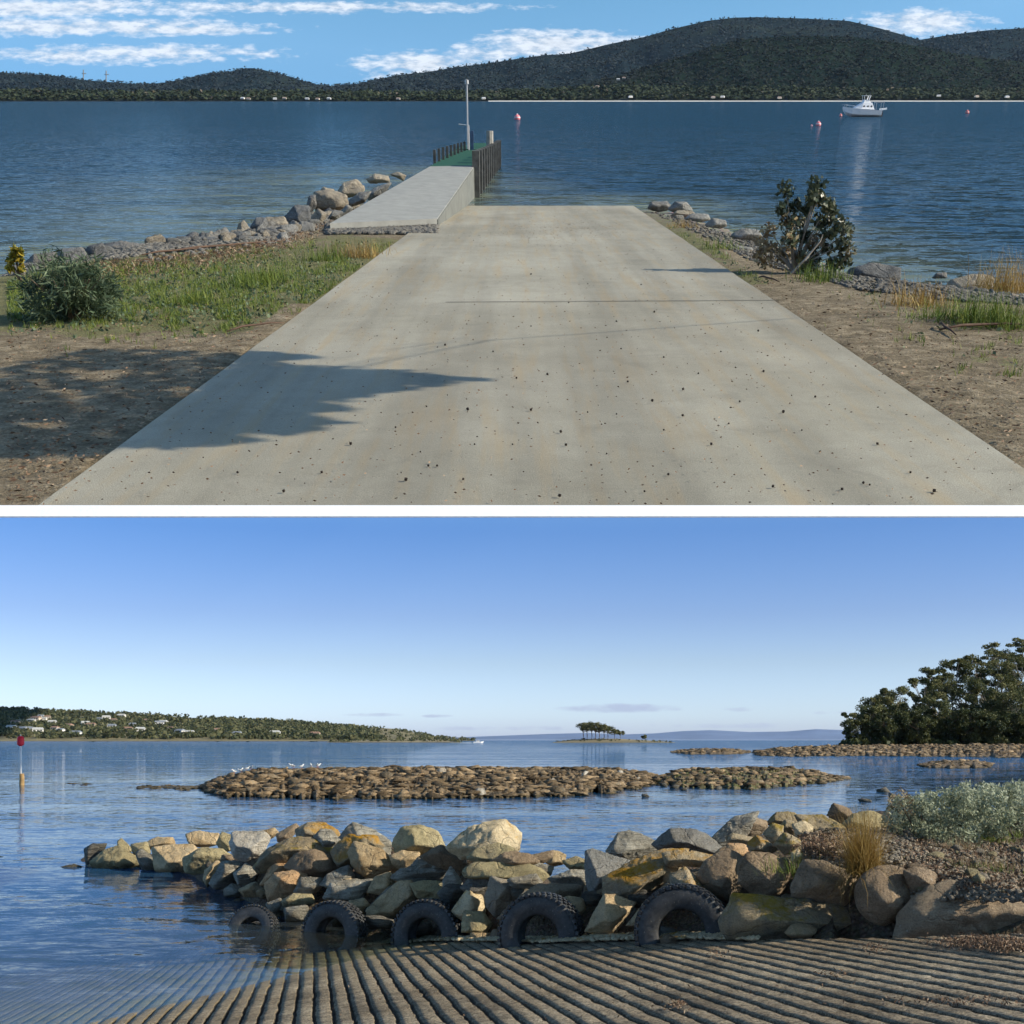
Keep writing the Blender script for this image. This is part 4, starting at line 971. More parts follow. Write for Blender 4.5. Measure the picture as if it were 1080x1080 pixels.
# small motor boat far off
def skiff():
    root = empty('motorboat'); x, y, z = Bz(504, 783.6, 0); w = plain('white_boat_paint', (.8, .8, .8), .35, .05); gl = plain('boat_glass', (.05, .06, .08), .2)
    mb = MB_(); mb.add([(-3, -.9, 0), (2, -.9, 0), (3.4, 0, .1), (2, .9, 0), (-3, .9, 0), (-3, -1.1, .9), (2, -1.1, 1), (4, 0, 1.2), (2, 1.1, 1), (-3, 1.1, .9)],
        [(0, 1, 6, 5), (1, 2, 7, 6), (2, 3, 8, 7), (3, 4, 9, 8), (4, 0, 5, 9), (5, 6, 7, 8, 9), (4, 3, 2, 1, 0)]); mb.build('hull', w, root)
    mb = MB_(); mb.box((0, 0, 1.45), (2.2, 1.5, .9), 0, .8); mb.build('cabin', w, root)
    mb = MB_(); mb.box((0, -.74, 1.5), (1.6, .06, .4)); mb.build('window', gl, root)
    place(root, MB, (x, y, -.1), .1, s=1.2); tag(root, 'tiny white motorboat far out between the spit and the small island', 'motorboat')
    mb = MB_(); mb.add([(-3, -.6, 0), (-3, .6, 0), (-22, 2.2, 0), (-22, -2.2, 0), (-3, 0, .25), (-22, 0, .05)], [(0, 4, 5, 3), (1, 2, 5, 4)])
    o = mb.build('boat_wake', plain('foam', (.75, .78, .8), .8)); place(o, MB, (x, y, .01), .1); tag(o, 'white foam wake behind the tiny motorboat', 'wake', kind='stuff')
skiff()

# ================================================================== UPPER BAY (rising terrace)
RD0, RD1 = Az(570, 535, .72)[1], Az(570, 217, 0.0)[1]
def rz(D): return max(-.6, .72 * (RD1 - D) / (RD1 - RD0))
def Aramp(px, py):
    r, f, u = Adir(px, py); k = .72 / (RD1 - RD0)       # z = k*(RD1-D)
    t = (HA - k * RD1) / (-(u) - k * f)                 # HA + u t = k (RD1 - f t)
    return (r * t, f * t, HA + u * t)
NEAR = Aramp(570, 535)[1]
def conc_mat():
    t = NT('boat_ramp_concrete'); v = t.coord()
    n1 = t.noise(.35, 5, .6, v); n2 = t.noise(2.6, 7, .65, v, .6); n3 = t.noise(120, 3, .7, v); n4 = t.noise(3.0, 5, .6, t.mapped(v, (2.6, .16, 1)))
    c = t.ramp(n1, [(.3, (.31, .285, .215)), (.7, (.44, .41, .325))])
    c = t.mix(.5, c, t.ramp(n2, [(.3, .72), (.7, 1.0)]), 'MULTIPLY')
    c = t.mix(.6, c, t.ramp(n3, [(.38, .6), (.6, 1.0)]), 'MULTIPLY')
    tr = t.ramp(n4, [(.50, 0.0), (.70, 1.0)]); c = t.mix(t.math('MULTIPLY', tr, .5), c, (.36, .27, .15))
    st_ = t.ramp(t.noise(1.1, 8, .72, v, 1.2), [(.56, 0.0), (.66, 1.0)]); c = t.mix(t.math('MULTIPLY', st_, .38), c, (.20, .185, .145))
    lg = t.ramp(t.noise(1.6, 4, .6, t.mapped(v, (1.0, .05, 1))), [(.36, .80), (.5, 1.0), (.62, 1.12)]); c = t.mix(.8, c, lg, 'MULTIPLY')
    vo = t.n('TexVoronoi'); vo.inputs['Scale'].default_value = 90; t.l(v, vo.inputs['Vector'])
    c = t.mix(t.math('MULTIPLY', t.ramp(vo.outputs['Distance'], [(.12, 1.0), (.2, 0.0)]), .35), c, (.16, .15, .12))
    sy = t.n('SeparateXYZ'); t.l(v, sy.inputs[0])
    # dark wet foot of the ramp
    wet = t.ramp(t.math('MULTIPLY_ADD', sy.outputs['Z'], 1.0), [(.01, 1.0), (.05, 0.0)]); wet.node.inputs[0]
    c = t.mix(t.math('MULTIPLY', wet, .6), c, (.10, .09, .055))
    nb = t.bump(t.math('ADD', n3, t.math('MULTIPLY', n2, .3)), .5, .012)
    return t.done(t.bsdf(c, .85, nb, 0, .3))
M['concrete'] = conc_mat()
def gl(px0, py0, px1, py1, n):  # points of a line on the ramp plane
    a, b = Vector(Aramp(px0, py0)), Vector(Aramp(px1, py1)); return [a.lerp(b, k / n) for k in range(n + 1)]
def build_rampA():
    n = 90; Lp = gl(38, 535, 470, 217, n); Rp = gl(1141, 535, 668, 217, n); V = []; m = 40
    for i in range(n + 1):
        for j in range(m + 1):
            p = Lp[i].lerp(Rp[i], j / m); V.append((p.x, p.y, p.z + .006 * noise.noise(p * .8)))
    # carries on under the water
    idx = np.arange((n + 1) * (m + 1)).reshape(n + 1, m + 1); Q = [tuple(q) for q in np.stack([idx[:-1, :-1], idx[:-1, 1:], idx[1:, 1:], idx[1:, :-1]], -1).reshape(-1, 4)]
    b = len(V); k = .004
    L0, R0, L1, R1 = Lp[0], Rp[0], Lp[-1], Rp[-1]
    for side, col in ((Lp, 0), (Rp, m)):
        base = len(V)
        for i in range(n + 1): p = side[i]; V.append((p.x, p.y, p.z - k))
        for i in range(n): Q.append((idx[i, col], idx[i + 1, col], base + i + 1, base + i))
    # submerged toe
    q = len(V); V += [tuple(L1 + Vector((0, 6, -.5))), tuple(R1 + Vector((0, 6, -.5)))]
    Q.append((int(idx[n, 0]), int(idx[n, m]), q + 1, q))
    o = mesh_obj('boat_ramp', V, Q, M['concrete']); o.matrix_world = MA; tag(o, kind='structure')
build_rampA()
# saw-cut joint across the ramp
a, b = Vector(Aramp(470, 319)), Vector(Aramp(820, 317)); mb = MB_()
mb.add([a + Vector((0, -.012, .005)), b + Vector((0, -.012, .005)), b + Vector((0, .012, .005)), a + Vector((0, .012, .005))], [(0, 1, 2, 3)])
o = mb.build('expansion_joint', plain('dark_joint', (.09, .085, .07), .9)); o.matrix_world = MA; tag(o, kind='structure')

SH = [(-60, 305), (10, 290), (60, 273), (150, 266), (230, 256), (290, 243), (335, 226), (372, 200), (400, 191), (440, 186)]
SHL = [Vector(Az(a, b, 0)[:2]) for a, b in SH] + [Vector(Az(462, 195, 0)[:2]), Vector(Az(475, 214, 0)[:2])]
SR = [(664, 214), (690, 219), (730, 232), (790, 252), (840, 268), (900, 292), (960, 303), (1080, 318), (1160, 330)]
SHR = [Vector(Az(a, b, 0)[:2]) for a, b in SR]
SHALL = SHL + SHR
def sdist(x, y):
    p = Vector((x, y)); best = 1e9
    for a, b in zip(SHALL[:-1], SHALL[1:]):
        ab = b - a; t = max(0, min(1, (p - a).dot(ab) / ab.length_squared)); best = min(best, (p - a - ab * t).length)
    # shoreline as distance limit for this bearing
    bear = x / y; bs = [s.x / s.y for s in SHALL]; 
    lim = np.interp(bear, bs, [s.y for s in SHALL]) if bs == sorted(bs) else np.interp(bear, *zip(*sorted((s.x / s.y, s.y) for s in SHALL)))
    return best if y < lim else -best
def groundA_mat():
    t = NT('dirt_and_grass_bank'); v = t.coord()
    n1 = t.noise(.55, 6, .65, v); n2 = t.noise(5, 7, .75, v); n3 = t.noise(40, 4, .7, v)
    dirt = t.ramp(n2, [(.32, (.10, .078, .045)), (.5, (.23, .18, .11)), (.68, (.40, .33, .22))])
    dirt = t.mix(.6, dirt, t.ramp(n3, [(.35, .5), (.6, 1.0)]), 'MULTIPLY')
    green = t.mix(n2, (.07, .09, .02), (.17, .18, .05))
    a = t.n('Attribute', attribute_name='green').outputs['Fac']
    f = t.ramp(t.math('ADD', t.math('ADD', t.math('MULTIPLY', n1, .6), t.math('MULTIPLY', n2, .55)), a), [(.98, 0.0), (1.12, 1.0)])
    c = t.mix(t.math('MULTIPLY', f, .6), dirt, green)
    g = t.n('Attribute', attribute_name='stony').outputs['Fac']
    vo = t.n('TexVoronoi'); vo.inputs['Scale'].default_value = 9; t.l(v, vo.inputs['Vector'])
    c = t.mix(g, c, t.mix(.5, (.22, .21, .18), vo.outputs['Color'], 'SOFT_LIGHT'))
    hb = t.math('ADD', n2, t.math('MULTIPLY', n3, .5))
    return t.done(t.bsdf(c, .95, t.bump(hb, .9, .04)))
M['groundA'] = groundA_mat()
def green_at(px, py):
    if px < 540:
        g = interp(py, [(240, .35), (262, .45), (290, .62), (330, .6), (352, .35), (375, .05), (540, -.2)])
        ex = 470 - (py - 217) / 318 * 432    # left ramp edge
        if ex - px < 25 and py > 320: g -= .3
        return g
    ex = 668 + (py - 217) / 318 * 473
    g = .45 if px - ex < 22 and py < 330 else interp(py, [(220, .1), (280, .25), (310, .35), (390, .3), (420, .05), (540, -.2)])
    if py > 300 and px - ex < 60: g -= .25
    return g
def A_to_px(x, y, z):
    q = Vector((x, y, z - HA)); wy = q.y * CT - q.z * ST; wz = q.y * ST + q.z * CT
    return 540 + F * q.x / wy, 780 - F * wz / wy
def gzA(x, y):
    s = sdist(x, y); zr = rz(y)
    if s < 0: return max(-.5, s * .25)
    z = min(zr - .03, .0 + .05 + s * .16) if s < 3 else zr - .03
    z = min(zr - .03, .03 + s * .15)
    # never above the ramp beside it
    return z
def build_groundA():
    D = np.concatenate([np.linspace(NEAR, 14, 70), np.linspace(14.2, 62, 110)]); ts = np.linspace(-.436, .436, 190)
    V = []; G = []; S = []
    for d in D:
        wid = 1.0
        for t in ts:
            # frame bearing uses the view depth, not the ground distance
            zz = rz(d); wy = d * CT - (zz - HA) * ST
            x = t * wy + (math.copysign(.25, t) if abs(t) > .43 else 0); z = gzA(x, d) + .018 * noise.noise(Vector((x * 2, d * 2, 0))) + .012 * noise.noise(Vector((x * 6, d * 6, 2)))
            px, py = A_to_px(x, d, z); sd = sdist(x, d)
            lx = Aramp(470 - (min(max(py, 217), 535) - 217) / 318 * 432, min(max(py, 217), 535))
            ex0 = 470 - (py - 217) / 318 * 432; ex1 = 668 + (py - 217) / 318 * 473
            if ex0 < px < ex1 and py > 214: z = min(z, rz(d) - .06)
            elif ex0 - 10 < px < ex1 + 10 and py > 214: z = min(z, rz(d) - .035)
            if d < NEAR + .6: z = max(z, rz(d) - .012); z = min(z, rz(d) - .003)
            V.append((x, d, z)); G.append(green_at(px, py)); S.append(max(0, min(1, 1 - abs(sd) / 1.6)) * .8)
    n, m = len(D), len(ts); idx = np.arange(n * m).reshape(n, m); Q = np.stack([idx[:-1, :-1], idx[:-1, 1:], idx[1:, 1:], idx[1:, :-1]], -1).reshape(-1, 4)
    Va = np.array(V); keep = Va[Q][:, :, 2].max(1) > -.45
    o = mesh_obj('bank_ground', V, Q[keep], M['groundA'], smooth=True, attrs={'green': ('POINT', G), 'stony': ('POINT', S)}); o.matrix_world = MA; tag(o, kind='structure')
build_groundA()
# pale kerb that finishes the near end of the upper terrace
mb = MB_(); wy = NEAR * CT - (.72 - HA) * ST; hw = .445 * wy + .15
tk = 10.5 / F * wy / CT
n2_ = Az(570, 544.5, .73)[1]; mb.box((0, (NEAR + n2_) / 2, .727), (2 * hw, NEAR - n2_, .006), 0)
o = mb.build('terrace_kerb', plain('white_kerb_paint', (.86, .86, .86), .6, .03)); o.matrix_world = MA; tag(o, kind='structure')

# water of the upper bay
M['waterA'] = water_mat('upper_bay_water', (.014, .050, .085), (.19, .22, .15), 1.5, .65, False, True, rough0=.05, calm0=.8)
def build_waterA():
    D = list(np.concatenate([np.arange(9, 60, .6), np.geomspace(60, 5200, 70)])); ts = np.linspace(-.437, .437, 130)
    V = []; S = []
    for d in D:
        for t in ts:
            wy = d * CT + HA * ST; x = t * wy; V.append((x, d, 0))
            if d < 70:
                s = sdist(x, d); px, py = A_to_px(x, d, 0); reach = 12 if px < 520 else 5
                S.append(max(0, min(1, 1 + s / reach)) if s < 0 else 1)
            else: S.append(0)
    n, m = len(D), len(ts); idx = np.arange(n * m).reshape(n, m); Q = np.stack([idx[:-1, :-1], idx[:-1, 1:], idx[1:, 1:], idx[1:, :-1]], -1).reshape(-1, 4)
    Va = np.array(V); mx_ = np.array([sdist(*Va[q].mean(0)[:2]) if Va[q].mean(0)[1] < 45 else -9 for q in Q])
    o = mesh_obj('water', V, Q[mx_ < 1.2], M['waterA'], attrs={'shallow': ('POINT', S)}); o.matrix_world = MA; tag(o, kind='structure')
build_waterA()

# ---- jetty
def jetty():
    root = empty('jetty'); root.matrix_world = MA
    conc = plain('jetty_concrete', (.28, .28, .255), .85, .12, 4); wallc = plain('shaded_side_concrete', (.15, .155, .14), .85, .2, 3)  # shade of the side wall put into a darker concrete colour
    deck = plain('green_mesh_deck', (.02, .085, .05), .7, .25, 20); tim = plain('weathered_timber', (.09, .088, .08), .85, .4, 6, bump=.6); gal = plain('galvanised_steel', (.5, .5, .5), .45, .1, metal=.6)
    a = Vector(Az(348, 235.5, .36)); b = Vector(Az(461, 230.5, .33)); c = Vector(Az(500.5, 174.5, .80)); d = Vector(Az(453.5, 175.5, .80))
    a2 = Vector(Az(455, 221, .34))
    mb = MB_(); th = Vector((0, 0, .1))
    top = [a, b, c, d]; mb.add(top + [p - th for p in top], [(0, 1, 2, 3), (7, 6, 5, 4), (0, 4, 5, 1), (1, 5, 6, 2), (2, 6, 7, 3), (3, 7, 4, 0)]); mb.build('concrete_deck', conc, root)
    mb = MB_(); e = .02
    lo = lambda p, z: Vector((p.x + e, p.y, z))
    mb.add([lo(b, b.z - .02), lo(c, c.z - .02), lo(c, -.5), lo(b, -.1), lo(b, b.z - .02) - Vector((.15, 0, 0)), lo(c, c.z - .02) - Vector((.15, 0, 0)), lo(c, -.5) - Vector((.15, 0, 0)), lo(b, -.1) - Vector((.15, 0, 0))],
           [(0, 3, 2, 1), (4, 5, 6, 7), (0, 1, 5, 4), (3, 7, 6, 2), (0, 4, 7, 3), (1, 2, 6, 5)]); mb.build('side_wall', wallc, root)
    f = Vector(Az(503, 158, .86)); g = Vector(Az(476, 161, .86)); f.y = max(f.y, g.y); g.y = f.y; c2, d2 = c + Vector((0, 0, .0)), d
    mb = MB_(); top = [d, c, f, g]; mb.add(top + [p - th for p in top], [(0, 1, 2, 3), (7, 6, 5, 4), (0, 4, 5, 1), (1, 5, 6, 2), (2, 6, 7, 3), (3, 7, 4, 0)]); mb.build('mesh_deck', deck, root)
    far_r = Vector(Az(526, 176, 0)); near_r = Vector(Az(502.5, 208, 0)); 
    far_l = Vector(Az(497, 176, 0)); 
    # outer landing deck
    mb = MB_(); h = .88; top = [Vector((g.x, g.y, h)), Vector((f.x, f.y, h)), Vector((far_r.x - .1, far_r.y, h)), Vector((far_l.x, far_r.y, h))]
    mb.add(top + [p - th for p in top], [(0, 1, 2, 3), (7, 6, 5, 4), (0, 4, 5, 1), (1, 5, 6, 2), (2, 6, 7, 3), (3, 7, 4, 0)]); mb.build('landing_deck', deck, root)
    # right-hand fender piles with rails
    n = 12
    for k in range(n):
        p = near_r.lerp(far_r, k / (n - 1)); tp = Ad(*[interp(k, [(0, 503.5), (n - 1, 526)]), interp(k, [(0, 159), (n - 1, 148)])], p.y)[2]
        mb = MB_(); mb.box((p.x, p.y, (tp - .6) / 2 + .0), (.2, .5, tp + .6)); mb.build('fender_pile', tim, root)
    mb = MB_()
    for z in (.25, .62):
        mb.tube([near_r + Vector((-.14, 0, z)), far_r + Vector((-.14, 0, z))], .06, 4)
    mb.build('rail', tim, root)
    # left posts
    pl0 = Vector(Az(458.5, 172.5, .80)); pl1 = Vector(Az(490, 158.5, .87))
    for k in range(9):
        q = k / 8; p = pl0.lerp(pl1, q); px, py = A_to_px(p.x, p.y, p.z); tp = Ad(px, interp(px, [(458, 158), (474, 153.5), (491, 149)]), p.y)[2]
        mb = MB_(); mb.box((p.x, p.y, (tp - .7) / 2), (.08, .08, tp + .7)); mb.build('post', tim, root)
    p = pl1 + Vector((.08, 1.0, 0)); tp = Ad(492, 88.5, p.y)[2]; mb = MB_(); mb.tube([(p.x, p.y, -.5), (p.x, p.y, tp)], .032, 8); pole = mb.build('light_pole', gal, root)
    mb = MB_(); mb.lathe([(0, 0), (.07, 0), (.07, .12), (0, .14)], 10, (p.x, p.y, tp)); mb.build('pole_cap', gal, pole)
    q = p + Vector((.16, -.3, 0)); tb = Ad(495, 138, q.y)[2]; mb = MB_(); mb.box((q.x, q.y, tb - .42), (.12, .12, .84)); mb.build('service_box', plain('blue_box', (.05, .09, .16), .5), root)
    r_ = near_r.lerp(far_r, .72) + Vector((-.15, 0, 0)); tb = Ad(519.5, 138, r_.y)[2]; mb = MB_(); mb.tube([(r_.x, r_.y, -.5), (r_.x, r_.y, tb)], .13, 8); mb.build('mooring_pile', plain('pale_pile', (.28, .27, .24), .8), root)
    s = near_r.lerp(far_r, .55) + Vector((-.75, 0, 0)); mb = MB_(); mb.tube([(s.x, s.y, .88), (s.x, s.y, 1.65), (s.x - .35, s.y, 1.68)], .025, 6); mb.build('handrail', gal, root)
    tag(root, 'concrete jetty with green mesh deck, timber fender piles and a tall thin pole', 'jetty')
jetty()
o = pebbles('gravel_fill', 2600, lambda: (lambda p: (p[0], p[1], gzA(p[0], p[1]) + .02))(Az(random.uniform(345, 460), random.uniform(232, 246), .25)), M['shingle'], .03, .1, MA); tag(o, 'grey gravel fill packed under the near end of the jetty', 'gravel')

# ---- shoreline rocks of the upper bay
RA = [([(425,190),(412,184),(420,182),(428,185)],'warmgrey','flat low rock at the far end of the groyne beside the jetty'),
 ([(386,189),(396,184),(408,186),(410,192),(390,193)],'warmgrey','flat pale rock near the far end of the groyne'),
 ([(356,203),(362,194),(375,191),(383,198),(380,206),(362,208)],'warmgrey','large sunlit tan boulder crowning the groyne beside the jetty'),
 ([(331,214),(334,204),(350,202),(364,207),(366,217),(348,224),(334,222)],'warmgrey','biggest grey tan boulder low on the groyne'),
 ([(323,222),(327,211),(333,210),(333,220),(328,225)],'darkA','narrow dark rock left of the biggest groyne boulder'),
 ([(336,203),(342,198),(352,200),(350,205)],'warmgrey','small rock behind the biggest groyne boulder'),
 ([(366,213),(380,204),(392,203),(384,213),(370,217)],'bluegrey','pale flat slab lying between the crowning boulder and the deck'),
 ([(385,205),(398,198),(412,194),(404,204),(390,210)],'bluegrey','long pale slab against the deck edge'),
 ([(356,226),(366,217),(372,220),(364,229)],'bluegrey','pale rock touching the left edge of the deck'),
 ([(327,230),(336,221),(344,226),(342,236),(330,238)],'warmgrey','tan rock under the biggest groyne boulder'),
 ([(345,232),(353,222),(362,224),(358,234)],'bluegrey','grey rock near the deck corner'),
 ([(302,232),(312,222),(326,222),(326,236),(310,240)],'darkA','dark blocky rock in the middle of the groyne foot'),
 ([(278,240),(282,230),(300,230),(304,240),(290,246)],'warmgrey','tan block at the waterline of the groyne'),
 ([(266,242),(272,234),(280,234),(282,244),(272,248)],'darkA','small dark rock at the waterline left of the tan block'),
 ([(247,252),(252,238),(258,234),(264,242),(260,252)],'warmgrey','upright pointed rock at the left of the groyne foot'),
 ([(312,246),(318,234),(330,236),(332,246),(320,250)],'bluegrey','light grey angular rock on the stony bank'),
 ([(244,256),(256,250),(276,250),(278,260),(250,263)],'bluegrey','flat grey slab lying on the shore by the groyne'),
 ([(288,258),(296,246),(302,246),(306,258),(296,262)],'bluegrey','upright grey stone on the stony bank'),
 ([(204,262),(212,254),(228,254),(232,260),(216,266)],'darkA','flat black rock at the waterline, left of the grey slab'),
 ([(110,272),(116,262),(132,260),(150,262),(154,268),(140,274)],'darkA','cluster like black boulder on the shore right of the strappy bush'),
 ([(88,274),(96,265),(108,262),(112,272),(98,278)],'darkA','black shore rock behind the strappy bush'),
 ([(60,276),(68,268),(86,266),(90,275),(72,280)],'darkA','long dark rock at the waterline above the strappy bush'),
 ([(30,280),(40,273),(58,272),(60,281),(40,285)],'darkA','dark low rock at the waterline near the left edge'),
 ([(140,324),(152,314),(170,312),(178,322),(164,330)],'warmgrey','half buried brown stone in the grass right of the strappy bush'),
 ([(424,272),(434,268),(444,272),(438,277)],'warmgrey','flat stone by the left edge of the upper ramp'),
 # right side
 ([(684,220),(688,213),(702,213),(708,220),(694,223)],'bluegrey','square grey block at the top right corner of the ramp'),
 ([(706,221),(712,213),(722,214),(730,222),(716,225)],'bluegrey','second grey block right of the ramp corner'),
 ([(708,228),(716,222),(732,224),(728,230)],'warmgrey','flat stone in front of the two corner blocks'),
 ([(722,232),(732,226),(746,226),(748,232),(734,235)],'bluegrey','pale slab on the gravel right of the ramp corner'),
 ([(744,238),(752,231),(764,233),(766,239),(754,242)],'bluegrey','small pale rock further along the right gravel shore'),
 ([(772,248),(784,242),(800,244),(806,254),(788,258)],'bluegrey','pale blue grey rock left of the leggy shrub'),
 ([(770,266),(776,260),(792,262),(796,270),(780,274)],'bluegrey','low grey rock at the foot of the leggy shrub'),
 ([(896,298),(902,288),(920,284),(944,288),(946,300),(920,306)],'darkA','dark slab at the waterline right of the leggy shrub'),
 ([(918,290),(924,283),(940,282),(944,288),(930,292)],'bluegrey','small grey rock on top of the dark waterline slab'),
 ([(944,312),(948,303),(960,302),(966,312),(954,316)],'warmgrey','small tan stone beside the pale rock on the right shore'),
 ([(958,312),(964,303),(980,302),(986,312),(970,317)],'bluegrey','pale grey stone on the right shore'),
 ([(996,308),(1002,296),(1020,291),(1044,292),(1046,306),(1020,312)],'warmgrey','broad brown rock at the water on the right shore'),
 ([(984,297),(988,292),(996,292),(998,297)],'darkA','small black rock in the surf at the right'),
 ([(1040,322),(1052,313),(1074,311),(1096,316),(1090,326),(1056,327)],'bluegrey','large pale rock in the grass at the right edge')]
for i, (poly, mk, lab) in enumerate(RA):
    cx = sum(p[0] for p in poly) / len(poly); by = max(p[1] for p in poly); cy = sum(p[1] for p in poly) / len(poly)
    bx, bD, bz = Az(cx, by - 2, .15 if i < 25 else .1)
    wy = bD * CT - (bz - HA) * ST; D = bD + .15
    cpos = Vector(Ad(cx, cy, D)) + Vector((0, 0, .05 if mk == 'darkA' else 0)); r = wy / F * (1.2 if mk == 'darkA' else 1.08)
    pl = [((p[0] - cx) * r, -(p[1] - cy) * r * 1.0) for p in poly]
    w = max(p[0] for p in pl) - min(p[0] for p in pl); h = max(p[1] for p in pl) - min(p[1] for p in pl)
    P, Fc, (ox, oz) = rock_geo(pl, max(h, .5 * w), .1 if i % 3 else .4, 4, 400 + i)
    o = mesh_obj('rock', P, Fc, M[mk], smooth=True); o.matrix_world = MA @ Matrix.Translation(cpos + Vector((ox, 0, oz)))
    tag(o, lab, 'rock', 'rocks along the shore of the upper bay')
pr = stone_protos(8, [M['bluegrey'], M['darkA'], M['warmgrey'], M['bluegrey']], 3, 500); sp = []
for k in range(150):
    q = random.random()
    if q < .55: px = random.uniform(235, 345); py = interp(px, SH) + random.uniform(1, 16)
    elif q < .75: px = random.uniform(345, 425); py = interp(px, SH) + random.uniform(1, 14)
    else: px = random.uniform(10, 240); py = interp(px, SH) + random.uniform(0, 9)
    x, y, z = Az(px, py, .1); sp.append((x, y, gzA(x, y) + .05, random.uniform(.15, .5)))
scatter(pr, 'stone', sp, 'small angular stone on the rubble bank left of the jetty', 'stone', 'small stones of the left bank', MA)
sp = []
for k in range(42):
    px = random.uniform(700, 1085); py = interp(px, SR) + random.uniform(2, 22)
    x, y, z = Az(px, py, .1); sp.append((x, y, gzA(x, y) + .02, random.uniform(.06, .25)))
scatter(pr, 'stone', sp, 'small stone on the gravel shore right of the ramp', 'stone', 'small stones of the right shore', MA); drop(pr)
def gen_gr():
    while True:
        px = random.uniform(675, 1090); py = interp(px, SR) + random.uniform(1, 45) ; 
        if px > 668 + (py - 217) / 318 * 473 + 14: break
    x, y, z = Az(px, py, .12); return x, y, gzA(x, y) + .01
tag(pebbles('gravel', 5200, gen_gr, M['shingle'], .012, .05, MA), 'grey gravel and shell along the right shore of the ramp', 'gravel')

def gen_left():
    px = random.uniform(8, 420); py = interp(px, SH) + abs(random.gauss(0, 9)) + 1
    x, y, z = Az(px, py, .12); return x, y, gzA(x, y) + .01
tag(pebbles('shingle', 6500, gen_left, M['shingle'], .015, .075, MA), 'grey shingle along the left shoreline by the groyne', 'gravel')
# ---- vegetation of the upper banks
def bankpt(px, py, zg=.5):
    x, y, z = Az(px, py, zg)
    for _ in range(4): z = gzA(x, y); x, y, z = Az(px, py, z)
    return x, y, z
def in_ramp(px, py, m=3): return 470 - (py - 217) / 318 * 432 - m < px < 668 + (py - 217) / 318 * 473 + m
pts = []; tries = 0
while len(pts) < 36000 and tries < 200000:
    tries += 1
    if random.random() < .68: px = random.uniform(8, 440); py = random.uniform(255, 395)
    else: px = random.uniform(690, 1078); py = random.uniform(240, 420)
    if in_ramp(px, py, 2): continue
    if px < 500 and py < interp(px, SH) + 7: continue
    if px > 600 and py < interp(px, SR) + 10: continue
    g = green_at(px, py) + .9 * (noise.noise(Vector((px * .035, py * .09, 1))) * .5 + .5) + .35 * noise.noise(Vector((px * .12, py * .3, 4)))
    if g < 1.05 + random.uniform(-.16, .16): continue
    x, y, z = bankpt(px, py); pts.append((x, y, z - .01))
o = blades('grass', pts, .065, .008, M['grass'], .6, .8, frame=MA, seg=2); tag(o, 'short green grass patches growing on both dirt banks of the upper ramp', 'grass', kind='stuff')
for px, py, n, L, mt, w, lab in [
    (280, 298, 320, .26, 'grass', .012, 'lush green grass tuft on the left bank, middle of the verge'), (262, 303, 200, .2, 'grass', .012, 'smaller green tuft left of the lush tuft'),
    (342, 275, 220, .24, 'grass', .014, 'green tuft near the far end of the left verge'), (384, 271, 260, .24, 'straw', .012, 'brownish tuft beside the ramp on the left'),
    (366, 270, 200, .22, 'drygrass', .012, 'dry tuft left of the brownish tuft'), (200, 320, 260, .22, 'grass', .012, 'green tuft right of the half buried stone'),
    (865, 296, 260, .24, 'grass', .014, 'bright green grass at the foot of the leggy shrub'), (965, 322, 260, .28, 'straw', .012, 'straw coloured tuft in front of the pale stones on the right'),
    (1030, 340, 420, .30, 'grass', .014, 'large green grass clump near the right edge'), (1060, 345, 300, .28, 'grass', .014, 'green clump at the very right edge'),
    (1050, 306, 300, .5, 'straw', .010, 'tall straw grass before the water at the right'), (1072, 308, 300, .5, 'straw', .010, 'tall straw grass at the right edge of the shore'),
    (990, 335, 200, .16, 'grass', .012, 'short tuft between the pale stones and the large clump'), (720, 240, 160, .2, 'straw', .012, 'narrow tuft on the verge at the far right side of the ramp'),
    (760, 262, 160, .2, 'grass', .012, 'green tuft on the right verge left of the shrub')]:
    x, y, z = bankpt(px, py); tussock(x, y, z, n, L, w, M[mt], lab, MA, rad=.17, spread=.6, group='grass tufts on the upper banks')
pts = []
for k in range(16000):
    px = random.uniform(8, 440) if random.random() < .7 else random.uniform(690, 1078); py = random.uniform(255, 380) if px < 500 else random.uniform(240, 420)
    if in_ramp(px, py, 2) or (px < 500 and py < interp(px, SH) + 7) or (px > 600 and py < interp(px, SR) + 10): continue
    if green_at(px, py) + .8 * (noise.noise(Vector((px * .05, py * .13, 7))) * .5 + .5) < .9 + random.uniform(-.1, .1): continue
    x, y, z = bankpt(px, py); pts.append((x, y, z + random.uniform(0, .035)))
o = leaves('ground_weeds', pts, .045, .55, M['weedA']); o.matrix_world = MA; tag(o, 'low broad leaved weeds matted through the bank grass', 'weeds', kind='stuff')
pts = []
for k in range(5200):
    px = random.uniform(60, 430); py = interp(px, SH) + 8 + abs(random.gauss(0, 9)); x, y, z = bankpt(px, py); pts.append((x, y, z + random.uniform(0, .03)))
o = leaves('driftwood_litter', pts, .09, .14, M['litter']); o.matrix_world = MA; tag(o, 'brown driftwood and dry weed washed up along the left bank', 'litter', kind='stuff')
